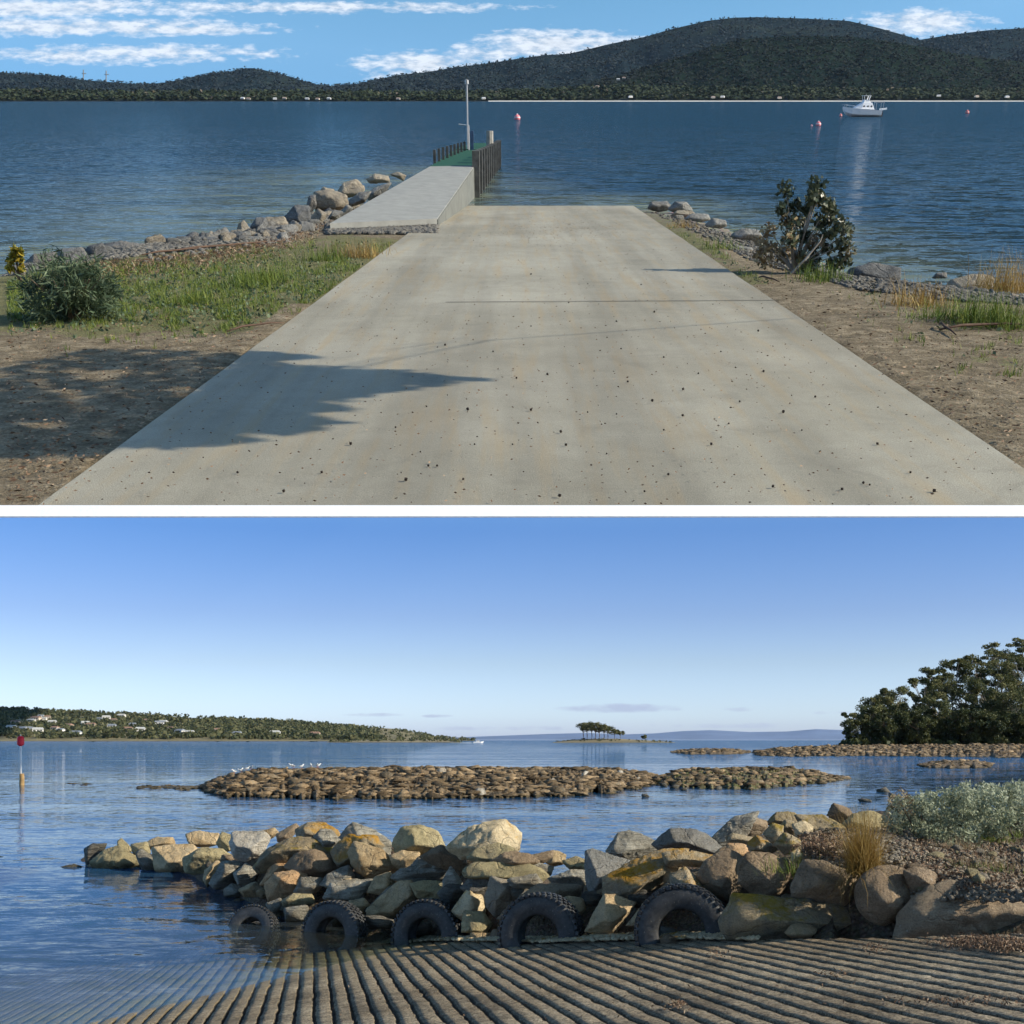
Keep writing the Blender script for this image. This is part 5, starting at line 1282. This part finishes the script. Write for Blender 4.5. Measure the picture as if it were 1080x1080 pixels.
# litter on the banks
pts = []; dirs = []
for k in range(9000):
    if random.random() < .55: px = random.uniform(8, 440); py = random.uniform(255, 533)
    else: px = random.uniform(690, 1078); py = random.uniform(240, 500)
    if in_ramp(px, py, 1): continue
    if px < 500 and py < interp(px, SH) + 5: continue
    if px > 600 and py < interp(px, SR) + 6: continue
    x, y, z = bankpt(px, py); pts.append((x, y, z + .02)); a = random.uniform(0, 6.28); dirs.append((math.cos(a), math.sin(a), random.uniform(-.1, .2)))
o = leaves('leaf_litter', pts, .036, .3, M['litter'], dirs=dirs); o.matrix_world = MA; tag(o, 'fallen gum leaves and bark strips strewn over the dirt banks', 'litter', kind='stuff')
pts = []; dirs = []
for k in range(2600):
    py = 217 + 318 * random.random() ** 1.3; e0 = 470 - (py - 217) / 318 * 432; e1 = 668 + (py - 217) / 318 * 473
    px = e0 + (e1 - e0) * random.random()
    x, y, z = Aramp(px, py); pts.append((x, y, z + .012)); a = random.uniform(0, 6.28); dirs.append((math.cos(a), math.sin(a), 0))
for k in range(700):
    x, y, z = Aramp(random.gauss(585, 45), random.gauss(243, 6)); pts.append((x, y, z + .012)); a = random.uniform(0, 6.28); dirs.append((math.cos(a), math.sin(a), 0))
o = leaves('ramp_litter', pts, .016, .5, M['litter'], dirs=dirs); o.matrix_world = MA; tag(o, 'fine brown leaf crumbs scattered over the concrete ramp', 'litter', kind='stuff')
# gum nuts, one object each
def nut():
    mb = MB_(); mb.lathe([(0, 0), (.010, .001), (.015, .010), (.012, .02), (.016, .024), (.009, .022), (.006, .014), (0, .013)], 10)
    mb.tube([(0.0, 0, .002), (-.014, .004, .004), (-.03, .002, .002)], [.003, .002, .0015], 5)
    return mb.build('gum_nut', plain('dark_gum_nut', (.035, .025, .018), .7), None, True)
n0 = nut(); ff = True
NUTS = [(417,452),(452,493),(461,493),(428,508),(488,507),(597,471),(592,457),(705,502),(865,478),(911,511),(917,513),(888,518),(768,448),(721,412),(655,369),(640,357),(826,436),(805,393),(578,396),(560,434),(494,433),(450,430),(443,478),(620,436),(650,438),(688,424),(662,404),(700,455),(750,470),(736,395),(560,345),(676,301),(690,330),(800,350),(860,420),(925,470),(960,500),(985,520),(545,400),(520,372),(470,365),(600,320),(620,300),(560,290),(650,340),(780,425),(815,515),(680,520),(590,525),(500,470),(340,500),(370,470),(300,520),(250,500),(540,470),(640,480),(720,440),(845,455),(760,372),(700,378)]
for px, py in NUTS:
    o = n0 if ff else n0.copy()
    if not ff: COL.objects.link(o)
    ff = False; x, y, z = Aramp(px, py); s = random.uniform(.3, .6)
    o.matrix_world = MA @ Matrix.Translation((x, y, z + .005)) @ Matrix.Rotation(random.uniform(0, 6.28), 4, 'Z') @ Matrix.Rotation(random.uniform(-.8, .8), 4, 'X') @ Matrix.Scale(s, 4)
    tag(o, 'dark gum nut dropped on the pale concrete of the upper ramp', 'gum nut', 'gum nuts scattered on the ramp')
# bark strips / sticks
st = plain('red_brown_stick', (.10, .06, .04), .8, .3, 10)
for px0, py0, px1, py1, r, lab in [(170, 268, 300, 256, .018, 'long reddish stick lying along the top of the left bank'), (150, 271, 215, 264, .015, 'second reddish stick crossing the first on the left bank'), (240, 353, 300, 344, .01, 'thin stick on the bare dirt left of the ramp'),
    (990, 351, 1085, 346, .014, 'brown stick in the grass at the right edge'), (800, 295, 822, 300, .012, 'short pale stick near the leggy shrub'), (990, 345, 1008, 357, .012, 'broken bark strip on the right bank')]:
    a = Vector(bankpt(px0, py0)); b = Vector(bankpt(px1, py1)); mb = MB_(); mid = a.lerp(b, .5) + Vector((0, .08, .01))
    up = Vector((0, 0, .03)); mb.tube([a + up, a.lerp(mid, .5) + up * 1.5, mid + up, mid.lerp(b, .5) + up * 1.3, b + up], [r * .6, r, r, r * .8, r * .4], 6)
    o = mb.build('stick', st, None, True); o.matrix_world = MA; tag(o, lab, 'stick', 'sticks on the upper banks')

def strappy():
    root = empty('strappy_bush'); base = Vector(bankpt(78, 338)); root.matrix_world = MA @ Matrix.Translation(base)
    pts = []; V = []; 
    wid = 62 / F * (base.y * CT + (HA - base.z) * ST)
    rs = random.Random(3); P = []; Dn = []
    for k in range(46):
        a = rs.uniform(0, 6.28); q = rs.uniform(0, 1) ** .5; h = rs.uniform(.02, .92)
        rr = wid * q * .9 * math.sqrt(max(.05, 1 - (h * .95) ** 2)); c0 = Vector((rr * math.cos(a), rr * math.sin(a) * .7, h * wid * rs.uniform(.75, 1.0)))
        for m_ in range(120):
            d_ = Vector((rs.gauss(0, 1), rs.gauss(0, 1), rs.gauss(0, 1))).normalized(); P.append(c0 + d_ * wid * rs.uniform(.05, .30)); Dn.append((d_.x * .8 + .3 * math.cos(a), d_.y * .8, d_.z * .5 + rs.uniform(-.5, .6)))
    P = [Vector((p.x, p.y, max(p.z, .01))) for p in P]
    n_ = np.array([.5 + .7 * noise.noise(Vector(p) * 5) for p in P])
    leaves('foliage', [tuple(p) for p in P], .10, .13, M['weedA'], root, dirs=Dn, rnd=n_ * .9, dn=.5)
    mb = MB_()
    for k in range(14):
        a = rs.uniform(0, 6.28); mb.tube([(0, 0, -.05), (.3 * wid * math.cos(a), .3 * wid * math.sin(a), .35 * wid), (.7 * wid * math.cos(a), .5 * wid * math.sin(a), .7 * wid)], [.012, .009, .004], 5)
    mb.build('stem', M['bark'], root); tag(root, 'dense dark green strappy bush on the left bank by the water', 'bush')
strappy()
def sprig():
    root = empty('yellow_sprig'); base = Vector(bankpt(22, 298)); root.matrix_world = MA @ Matrix.Translation(base); r = (base.y * CT + (HA - base.z) * ST) / F
    cs = []; mb = MB_(); rs = random.Random(9)
    for dx, dy in [(-6, 22), (0, 33), (6, 30), (-2, 27), (4, 22), (-8, 14), (3, 14)]:
        cs.append((dx * r, 0, dy * r, 5 * r, .8)); mb.tube([(0, 0, 0), (dx * r * .5, 0, dy * r * .6), (dx * r, 0, dy * r)], [.012, .008, .004], 5)
    P, R_ = clump_pts(cs, 38, .1); leaves('foliage', P, .085, .4, M['yellowleaf'], root, .6); mb.build('stem', M['bark'], root)
    tag(root, 'small yellow leaved sprig at the left edge above the strappy bush', 'plant')
sprig()
def leggy():
    root = empty('leggy_shrub'); base = Vector(bankpt(838, 288)); root.matrix_world = MA @ Matrix.Translation(base); r = (base.y * CT + (HA - base.z) * ST) / F
    rs = random.Random(12); cs = []; mb = MB_()
    tips = [(-18, 80), (-22, 62), (12, 84), (16, 72), (24, 66), (34, 60), (40, 48), (48, 38), (50, 22), (44, 12), (30, 40), (20, 50), (8, 60), (0, 48), (-8, 66), (-14, 50), (-28, 40), (-36, 28), (-40, 18), (-24, 24), (-10, 34), (6, 36), (18, 30), (32, 24), (36, 10), (20, 14), (4, 18), (-10, 16), (-30, 12), (14, 6), (44, 30), (28, 52), (10, 74)]
    for dx, dy in tips:
        dep = rs.uniform(-14, 14); c = (dx * r, dep * r, dy * r); cs.append((*c, rs.uniform(7, 12) * r, .9))
        mb.tube([(rs.uniform(-.05, .05), 0, -.03), (dx * r * .35, dep * r * .4, dy * r * .45), c], [.016, .011, .004], 5)
    cs2 = [c for c, t in zip(cs, tips) if t[0] > -16 or t[1] > 45]; dead = [c for c, t in zip(cs, tips) if t[0] <= -8 and t[1] <= 60]
    P, R_ = clump_pts(cs2, 70, .15); leaves('foliage', P, .085, .55, M['shrubA'], root, -.2, rnd=R_)
    P, R_ = clump_pts(dead, 60, .15); leaves('dead_leaves', P, .075, .5, M['drygrass'], root, -.3)
    mb.tube([(-.1, -.25, .02), (.05, -.3, .2), (.22, -.3, .42), (.25, -.28, .5)], [.018, .014, .009, .004], 5)
    mb.build('stem', M['palebark'], root); tag(root, 'leggy shrub with dark rounded leaves beside the water, right of the ramp', 'shrub')
leggy()
# unseen tree added outside the frame, foliage shaped to shade the ramp's left side
def shade_tree():
    root = empty('added_shade_tree'); rs = random.Random(5); frame = MA
    poly_lobes = [((262, 388), (508, 401), 5), ((240, 398), (470, 404), 10), ((230, 406), (430, 410), 12), ((215, 412), (380, 418), 14), ((205, 422), (360, 432), 14), ((190, 434), (350, 446), 12), ((170, 446), (330, 452), 12), ((150, 458), (260, 464), 9), ((235, 374), (330, 377), 5), ((130, 466), (200, 468), 4)]
    P = []
    for (x0, y0), (x1, y1), hh in poly_lobes:
        n = int(620 * (x1 - x0) / 200)
        for k in range(n):
            q = rs.random() ** 1.15; px = x0 + (x1 - x0) * q; py = y0 + (y1 - y0) * q + rs.gauss(0, .62) * hh * (1 - q ** 3) * .9
            g = Vector(Aramp(px, py)); P.append(g + SUNA * (7.5 + rs.uniform(-1.0, 1.0)))
    for k in range(4200):
        px = rs.uniform(-20, 262); py = rs.uniform(365, 482); lim0 = interp(px, [(10, 385), (150, 352), (262, 380)]); lim1 = interp(px, [(10, 478), (120, 476), (240, 452)])
        if not (lim0 < py < lim1): continue
        if noise.noise(Vector((px * .03, py * .06, 2))) < -.22: continue
        g = Vector(Aramp(px, py)); P.append(g + SUNA * (8.0 + rs.uniform(-1.0, 1.0)))
    base = Vector(Aramp(1100, 325)); base.z -= .05; root.matrix_world = MA @ Matrix.Translation(base); P = [tuple(p - base) for p in P]
    leaves('crown', P, .17, .45, M['gumdark'], root)
    mb = MB_(); c = np.mean(np.array(P), 0); c = Vector(c)
    mb.tube([(0, 0, -.1), (c.x * .12, c.y * .15, c.z * .35), (c.x * .45, c.y * .5, c.z * .8), tuple(c)], [.012, .009, .007, .005], 6)
    for k in range(9):
        t = Vector(P[rs.randrange(len(P))]); s0 = Vector((c.x * .45, c.y * .4, c.z * .8)).lerp(c, rs.random()); mb.tube([s0, s0.lerp(t, .5) + Vector((0, 0, .08)), t], [.004, .003, .002], 4)
    mb.build('trunk', M['palebark'], root); tag(root, 'slender unseen tree added to shade the left side of the ramp', 'tree')
shade_tree()

# ---- boats and buoys in the upper bay
def cruiser():
    root = empty('motor_yacht'); w = plain('gloss_white_hull', (.85, .85, .85), .3, .03, bump=.0); gla = plain('dark_cabin_glass', (.03, .04, .06), .15, .1); gal = plain('stainless_rail', (.6, .6, .62), .35, .05, metal=.5); blk = plain('outboard_black', (.05, .05, .06), .4)
    # stations: x (bow = -3.6), half beam at deck, deck height, keel
    st_ = [(-3.75, .03, 1.28, .75), (-3.2, .45, 1.2, .1), (-2.3, .85, 1.08, -.25), (-1, 1.12, .95, -.3), (.6, 1.2, .85, -.3), (2.6, 1.15, .72, -.28), (2.62, 1.1, .70, -.28)]
    V = []; Q = []
    for x, b, zd, zk in st_:
        V += [(x, -b, zd), (x + .02, -b * .82, zk + (zd - zk) * .35), (x + .03, 0, zk), (x + .02, b * .82, zk + (zd - zk) * .35), (x, b, zd)]
    for i in range(len(st_) - 1):
        for j in range(4): Q.append((i * 5 + j, (i + 1) * 5 + j, (i + 1) * 5 + j + 1, i * 5 + j + 1))
        Q.append((i * 5 + 4, (i + 1) * 5 + 4, (i + 1) * 5, i * 5))
    e = (len(st_) - 1) * 5; Q.append((e, e + 1, e + 2, e + 3, e + 4)); mesh_obj('hull', V, Q, w, root)
    mb = MB_(); mb.add([(-2.0, -.6, .95), (-.9, -.95, .95), (1.35, -.95, .85), (1.35, .95, .85), (-.9, .95, .95), (-2.0, .6, .95), (-.55, -.7, 1.85), (.9, -.75, 1.85), (.9, .75, 1.85), (-.55, .7, 1.85), (-1.9, -.5, 1.1), (-1.9, .5, 1.1)],
        [(0, 1, 6, 10), (1, 2, 7, 6), (2, 3, 8, 7), (3, 4, 9, 8), (4, 5, 11, 9), (6, 7, 8, 9), (10, 6, 9, 11), (0, 10, 11, 5)]); cab = mb.build('cabin', w, root)
    for x in (-.45, .2, .8):
        for s in (-1, 1):
            mb = MB_(); mb.tube([(x, s * .86, 1.32), (x, s * .91, 1.31)], .14, 12); mb.build('window', gla, cab)
    mb = MB_(); mb.add([(-.5, -.6, 1.85), (.75, -.6, 1.85), (.75, .6, 1.85), (-.5, .6, 1.85), (-.35, -.55, 2.25), (.35, -.5, 2.25), (.35, .5, 2.25), (-.35, .55, 2.25)], [(0, 1, 5, 4), (1, 2, 6, 5), (2, 3, 7, 6), (3, 0, 4, 7), (4, 5, 6, 7)]); fb = mb.build('flybridge', w, root)
    mb = MB_(); mb.box((.02, 0, 2.85), (1.25, 1.2, .06)); mb.build('roof', w, fb)
    mb = MB_()
    for x0, x1 in ((-.35, -.5), (.35, .55)):
        for s in (-1, 1): mb.tube([(x0, s * .5, 2.2), (x1, s * .55, 2.84)], .04 if x0 < 0 else .09, 6)
    mb.build('roof_support', w, fb)
    mb = MB_(); mb.tube([(.6, 0, 2.88), (.6, 0, 3.3)], .015, 5); mb.tube([(0, .2, 2.88), (0, .2, 3.1)], .03, 5); mb.build('antenna', gal, fb)
    mb = MB_(); rail = [(-3.95, 0, 1.6), (-3.3, -.5, 1.55), (-2.3, -.85, 1.42), (-1.2, -1.0, 1.3)]; mb.tube(rail, .025, 5); mb.tube([(x, -y, z) for x, y, z in rail], .025, 5)
    for x, y, z in rail[1:]:
        for s in (-1, 1): mb.tube([(x, s * y, z), (x, s * y, z - .42)], .018, 5)
    mb.build('bow_rail', gal, root)
    mb = MB_(); mb.box((2.35, 0, 1.88), (1.4, 1.3, .05)); 
    for x in (1.7, 2.9):
        for s in (-1, 1): mb.tube([(x, s * .6, .7), (x, s * .6, 1.87)], .025, 5)
    mb.build('stern_awning', gal, root)
    mb = MB_(); mb.add([(2.7, -.7, .75), (3.5, -.7, .85), (3.6, 0, .95), (3.5, .7, .85), (2.7, .7, .75), (2.7, -.7, .98), (3.5, -.7, 1.05), (3.7, 0, 1.15), (3.5, .7, 1.05), (2.7, .7, .98)],
        [(0, 1, 6, 5), (1, 2, 7, 6), (2, 3, 8, 7), (3, 4, 9, 8), (4, 0, 5, 9), (5, 6, 7, 8, 9), (4, 3, 2, 1, 0)]); mb.build('swim_platform', w, root)
    mb = MB_(); mb.box((2.95, 0, .2), (.3, .3, .8)); mb.build('outboard', blk, root)
    x, y, z = Az(911, 123.2, 0); place(root, MA, (x, y, .22), .06, s=7.5 / 7.6); tag(root, 'white motor cruiser with flybridge moored in the upper bay', 'motor cruiser')
cruiser()
def buoy(px, py, diam_px, label, colr):
    root = empty('mooring_buoy'); x, y, z = Az(px, py, 0); r = diam_px / 2 / F * (y * CT + HA * ST)
    m = plain('buoy_' + colr, {'red': (.65, .10, .08), 'pink': (.75, .22, .24)}[colr], .45, .15); wm = plain('buoy_white', (.75, .72, .7), .5)
    mb = MB_(); prof = [(0, -r * .6)] + [(r * math.sin(t), -r * math.cos(t) * 1.05 + r * .4) for t in np.linspace(.3, 2.85, 12)] + [(0, r * 1.45)]; mb.lathe(prof, 16); mb.build('float', m, root, True)
    mb = MB_(); mb.lathe([(r * 1.01, r * .5), (r * 1.03, r * .6), (r * .95, r * .75)], 16); mb.build('band', wm, root, True)
    mb = MB_(); mb.lathe([(0, r * 1.4), (r * .2, r * 1.42), (r * .2, r * 1.7), (0, r * 1.72)], 8); mb.build('shackle', wm, root)
    place(root, MA, (x, y, 0)); tag(root, label, 'buoy', 'mooring buoys in the upper bay')
buoy(545.5, 126, 6.5, 'red and white buoy floating alone beyond the jetty end', 'pink')
buoy(863, 132.5, 5.5, 'pink buoy with a white band left of the moored cruiser', 'pink')
buoy(886.5, 122.6, 3.2, 'tiny red buoy just off the cruiser bow', 'red')
buoy(1020, 119.5, 4, 'small red buoy far right of the cruiser', 'red')
buoy(856, 133, 2, 'tiny pale float beside the pink buoy', 'pink')

# ---- far shore of the upper bay
HR = [(-260, 84), (-120, 70), (-10, 76), (10, 77), (60, 80), (85, 84), (110, 86), (150, 89), (175, 87), (200, 82), (225, 77), (245, 75), (262, 71.5), (275, 73), (300, 79), (325, 87), (345, 91), (380, 88), (420, 79), (450, 76), (480, 71), (520, 66), (545, 62), (575, 58), (598, 57), (620, 52), (640, 47), (680, 39), (700, 33), (720, 28), (745, 22), (775, 18.5), (800, 18), (850, 19.5), (895, 22), (925, 29), (950, 36), (970, 42), (1000, 37), (1040, 32), (1090, 29), (1200, 36), (1340, 60)]
HN = [(520, 104), (560, 100), (600, 94), (640, 84), (665, 76), (700, 66), (740, 52), (780, 42), (820, 38.5), (860, 38), (900, 39), (940, 44), (975, 50), (1010, 57), (1040, 62), (1090, 66), (1300, 84)]
M['forestfloor'] = plain('forest_floor_dark', (.012, .02, .022), .95, .4, .01, bump=.2)
M['woodfar'] = leaf_mat('far_forest', [(0, (.014, .025, .032)), (.5, (.019, .032, .038)), (1, (.030, .045, .044))], .9, .1)  # distance blue and hillside shade put into the leaf colours
M['woodmid'] = leaf_mat('mid_forest', [(0, (.007, .013, .012)), (.5, (.011, .019, .015)), (1, (.020, .027, .018))], .9, .1)  # hillside shade put into the leaf colours
M['woodfore'] = leaf_mat('fore_forest', [(0, (.014, .026, .014)), (.5, (.03, .045, .02)), (.9, (.06, .07, .035)), (1, (.15, .12, .09))], .9, .1)

def hill_mat(name, lo, mid, hi):
    t = NT(name); v = t.coord(); n1 = t.noise(.0022, 6, .65, v, .5); n2 = t.noise(.02, 6, .75, v); n3 = t.noise(.09, 4, .7, v)
    c = t.ramp(n1, [(.38, lo), (.55, mid), (.70, hi)]); c = t.mix(.6, c, t.ramp(n2, [(.35, .55), (.62, 1.0)]), 'MULTIPLY'); c = t.mix(.5, c, t.ramp(n3, [(.4, .6), (.6, 1.0)]), 'MULTIPLY')
    return t.done(t.bsdf(c, 1.0, t.bump(t.math('ADD', n2, t.math('MULTIPLY', n3, .4)), .6, 14.0), 0, .0))
M['hillfar'] = hill_mat('far_hill_forest', (.016, .029, .037), (.022, .037, .042), (.044, .058, .046))  # distance blue and hillside shade put into the slope colours
M['hillnear'] = hill_mat('near_hill_forest', (.014, .026, .022), (.020, .034, .024), (.034, .040, .028))  # hillside shade put into the slope colours
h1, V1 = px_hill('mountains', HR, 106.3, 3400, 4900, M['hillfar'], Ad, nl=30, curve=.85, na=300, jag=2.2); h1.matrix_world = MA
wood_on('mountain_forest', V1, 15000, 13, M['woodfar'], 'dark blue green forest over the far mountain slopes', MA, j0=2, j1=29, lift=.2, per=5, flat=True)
h2, V2 = px_hill('mountains', HN, 106.6, 2700, 3300, M['hillnear'], Ad, nl=26, curve=.8, na=220, jag=1.8); h2.matrix_world = MA
wood_on('mountain_forest', V2, 7000, 10, M['woodmid'], 'dark forest over the nearer mountain spur on the right', MA, j0=1, j1=25, lift=.2, per=5, flat=True)
HF = [(-260, 96), (60, 98), (120, 99), (200, 99), (300, 99), (400, 99.5), (500, 99), (560, 97), (640, 93), (700, 94), (800, 95), (900, 96), (1000, 97), (1340, 97)]
h3, V3 = px_hill('foreshore', HF, 107.4, 2520, 2660, M['forestfloor'], Ad, nl=6, curve=1.0, na=120); h3.matrix_world = MA
wood_on('foreshore_trees', V3, 8000, 11, M['woodfore'], 'olive foreshore trees along the far beach of the upper bay', MA, j0=.6, j1=5, lift=.4, per=6, flat=True)
mb = MB_(); VV = []
for px in range(515, 1096, 6): VV += [Ad(px, 107.9, 2450), Ad(px, 106.3, 2515)]
V_ = [(a, b, max(c, .0) + .3) for a, b, c in VV]; V_ = [(v[0], v[1], .2 if i % 2 == 0 else Ad(540, 106.2, 2515)[2]) for i, v in enumerate(V_)]
o = mesh_obj('beach', V_, [(i, i + 2, i + 3, i + 1) for i in range(0, len(V_) - 2, 2)], plain('white_beach_sand', (.80, .76, .68), .9, .05, .01)); o.matrix_world = MA; tag(o, kind='structure')
hp2 = [house_proto((.75, .72, .66), (.6, .6, .6), 'beach_white'), house_proto((.55, .5, .42), (.4, .3, .25), 'beach_tan')]; used = [False, False]
for k, (px, py) in enumerate([(256, 104.5), (262, 105), (290, 105), (300, 104.5), (324, 105), (335, 105.2), (347, 104.8), (420, 105), (510, 104.6), (630, 92), (652, 84.5), (658, 83), (665, 103), (752, 103.5), (762, 103), (822, 104), (990, 102), (1030, 102.5), (1062, 103)]):
    j = k % 2; h = hp2[j] if not used[j] else copy_tree(hp2[j]); used[j] = True
    D = 2510 if py > 100 else 2800; p = Ad(px, py, D); h.matrix_world = MA @ Matrix.Translation((p[0], p[1], p[2])) @ Matrix.Rotation(random.uniform(-.4, .4), 4, 'Z') @ Matrix.Scale(.6, 4)
    tag(h, ['white house with grey roof at the edge of the far mountain shore', 'tan house with brown roof at the edge of the far mountain shore'][j], 'house', 'houses under the far mountains %d' % j)
for px, ty, lab in [(88, 73.5, 'thin radio mast on the far left ridge, left of the taller one'), (112, 74.5, 'thin radio mast on the far left ridge, the right one')]:
    pb = Ad(px, interp(px, HR) + 1, 4900); pt = Ad(px, ty, 4900); mb = MB_(); mb.tube([pb, pt], 2.0, 5); mb.tube([Vector(pt) - Vector((8, 0, 12)), Vector(pt) - Vector((-8, 0, 12))], 1.2, 4)
    o = mb.build('radio_mast', plain('mast_grey', (.3, .3, .3), .6)); o.matrix_world = MA; tag(o, lab, 'radio mast')

# ================================================================== haze, sky, sun, camera
def haze():
    t = NT('haze_air'); pv = t.n('VolumePrincipled'); pv.inputs['Color'].default_value = (.55, .75, 1.0, 1); pv.inputs['Density'].default_value = HZ; pv.inputs['Anisotropy'].default_value = .2
    t.l(pv.outputs[0], t.out.inputs['Volume'])
    mb = MB_(); mb.box((0, 3400, 1490), (7600, 7200, 3000)); o = mb.build('haze', t.m); tag(o, 'thin blue haze over both bays', 'haze', kind='stuff')
HZ = 1.1e-5
USE_HAZE = True
if USE_HAZE: haze()

w = bpy.data.worlds.new('World'); sc.world = w; w.use_nodes = True
nt = w.node_tree; nt.nodes.clear()
class WT(NT):
    def __init__(s): s.t = nt
W = WT(); out = W.n('OutputWorld'); bg = W.n('Background'); bg.inputs['Strength'].default_value = .12
sky = W.n('TexSky', sky_type='NISHITA'); sky.sun_disc = False; sky.sun_elevation = SE
sky.sun_rotation = math.atan2(SUN.x, SUN.y)
sky.air_density = 1.0; sky.dust_density = .6; sky.ozone_density = 2.0; sky.altitude = 0
tc = W.coord('Generated'); sep = W.n('SeparateXYZ'); W.l(tc, sep.inputs[0])
el = sep.outputs['Z']
tint = W.ramp(el, [(0.0, (.46, .56, .97)), (.02, (.47, .575, .90)), (.064, (.385, .43, .60)), (.104, (.30, .345, .52)), (.173, (.195, .295, .49)), (.40, (.50, .75, .80)), (.50, (.76, 1.0, .95)), (.53, (.66, .94, .90)), (.62, (.36, .44, .52)), (.9, (.34, .40, .46))])
tint2 = W.n('VectorMath', operation='SCALE'); W.l(tint, tint2.inputs[0]); tint2.inputs['Scale'].default_value = 2.0
col = W.mix(1.0, sky.outputs[0], tint2.outputs[0], 'MULTIPLY')
yy = W.math('MAXIMUM', sep.outputs['Y'], .02); u_ = W.math('DIVIDE', sep.outputs['X'], yy); v_ = W.math('DIVIDE', el, yy)
cb = W.n('CombineXYZ'); W.l(u_, cb.inputs[0]); W.l(W.math('MULTIPLY', v_, 3.0), cb.inputs[1])
cn = W.noise(16, 8, .6, cb.outputs[0], .3); cn2 = W.noise(60, 6, .6, cb.outputs[0])
def blob(px, py, sx, sy, amp):
    a = W.math('DIVIDE', W.math('SUBTRACT', u_, (px - 540) / F), sx / F); b = W.math('DIVIDE', W.math('SUBTRACT', v_, (780 - py) / F), sy / F)
    q = W.math('ADD', W.math('MULTIPLY', a, a), W.math('MULTIPLY', b, b)); return W.math('MULTIPLY', W.math('MAXIMUM', W.math('SUBTRACT', 1.0, q), -1.5), amp)
def cloudset(blobs, thr, soft, nscale):
    m = None
    for b in blobs:
        x = blob(*b); m = x if m is None else W.math('MAXIMUM', m, x)
    s = W.math('ADD', W.math('MULTIPLY', m, .35), W.math('MULTIPLY', W.math('ADD', cn, W.math('MULTIPLY', W.math('SUBTRACT', cn2, .5), nscale)), .9))
    return W.ramp(s, [(thr, 0.0), (thr + soft, 1.0)])
big = cloudset([(90, 28, 200, 11, 1), (220, 31, 90, 7, 1), (130, 57, 170, 12, 1), (330, 8, 240, 7, .9), (590, 48, 95, 20, 1.2), (440, 68, 75, 17, 1.0), (520, 58, 60, 13, .9), (975, 24, 80, 15, 1.0), (60, 8, 240, 12, 1.0)], .46, .42, 1.5)
small = cloudset([(650, 747, 70, 6, 1.3), (700, 748, 30, 3, .6), (395, 754, 34, 2.5, .7), (463, 755, 20, 2, .7), (775, 748, 22, 3, .6), (760, 765, 90, 3.5, .6), (890, 752, 34, 2.5, .5), (560, 768, 110, 3, .55)], .50, .30, .7)
shade = W.ramp(cn2, [(.35, .72), (.6, 1.0)])
cw = W.mix(1.0, shade, (6.3, 6.7, 7.3), 'MULTIPLY')
col = W.mix(W.math('MULTIPLY', big, .85), col, cw)
col = W.mix(W.math('MULTIPLY', small, .8), col, (3.1, 3.6, 4.9))
W.l(col, bg.inputs['Color']); W.l(bg.outputs[0], out.inputs['Surface'])

sl = bpy.data.lights.new('sun', 'SUN'); sl.energy = 4.6; sl.angle = math.radians(.5); sl.color = (1.0, .89, .72)
so = bpy.data.objects.new('sun', sl); COL.objects.link(so); so.rotation_euler = SUN.to_track_quat('Z', 'Y').to_euler(); so.location = (30, -10, 20)
cam = bpy.data.cameras.new('camera'); cam.sensor_width = 36; cam.lens = 36 * F / 1080; cam.shift_y = (780 - 540) / 1080; cam.clip_end = 20000; cam.clip_start = .1
co = bpy.data.objects.new('camera', cam); COL.objects.link(co); co.location = (0, 0, CAMZ); co.rotation_euler = (math.pi / 2, 0, 0); sc.camera = co
sc.view_settings.view_transform = 'Standard'; sc.view_settings.look = 'None'; sc.view_settings.gamma = 1; sc.view_settings.exposure = 0.35
sc.cycles.use_denoising = True; sc.cycles.use_adaptive_sampling = True; sc.cycles.adaptive_threshold = .02; sc.cycles.max_bounces = 6; sc.cycles.transparent_max_bounces = 8; sc.cycles.volume_bounces = 0
sc.cycles.volume_step_rate = 10
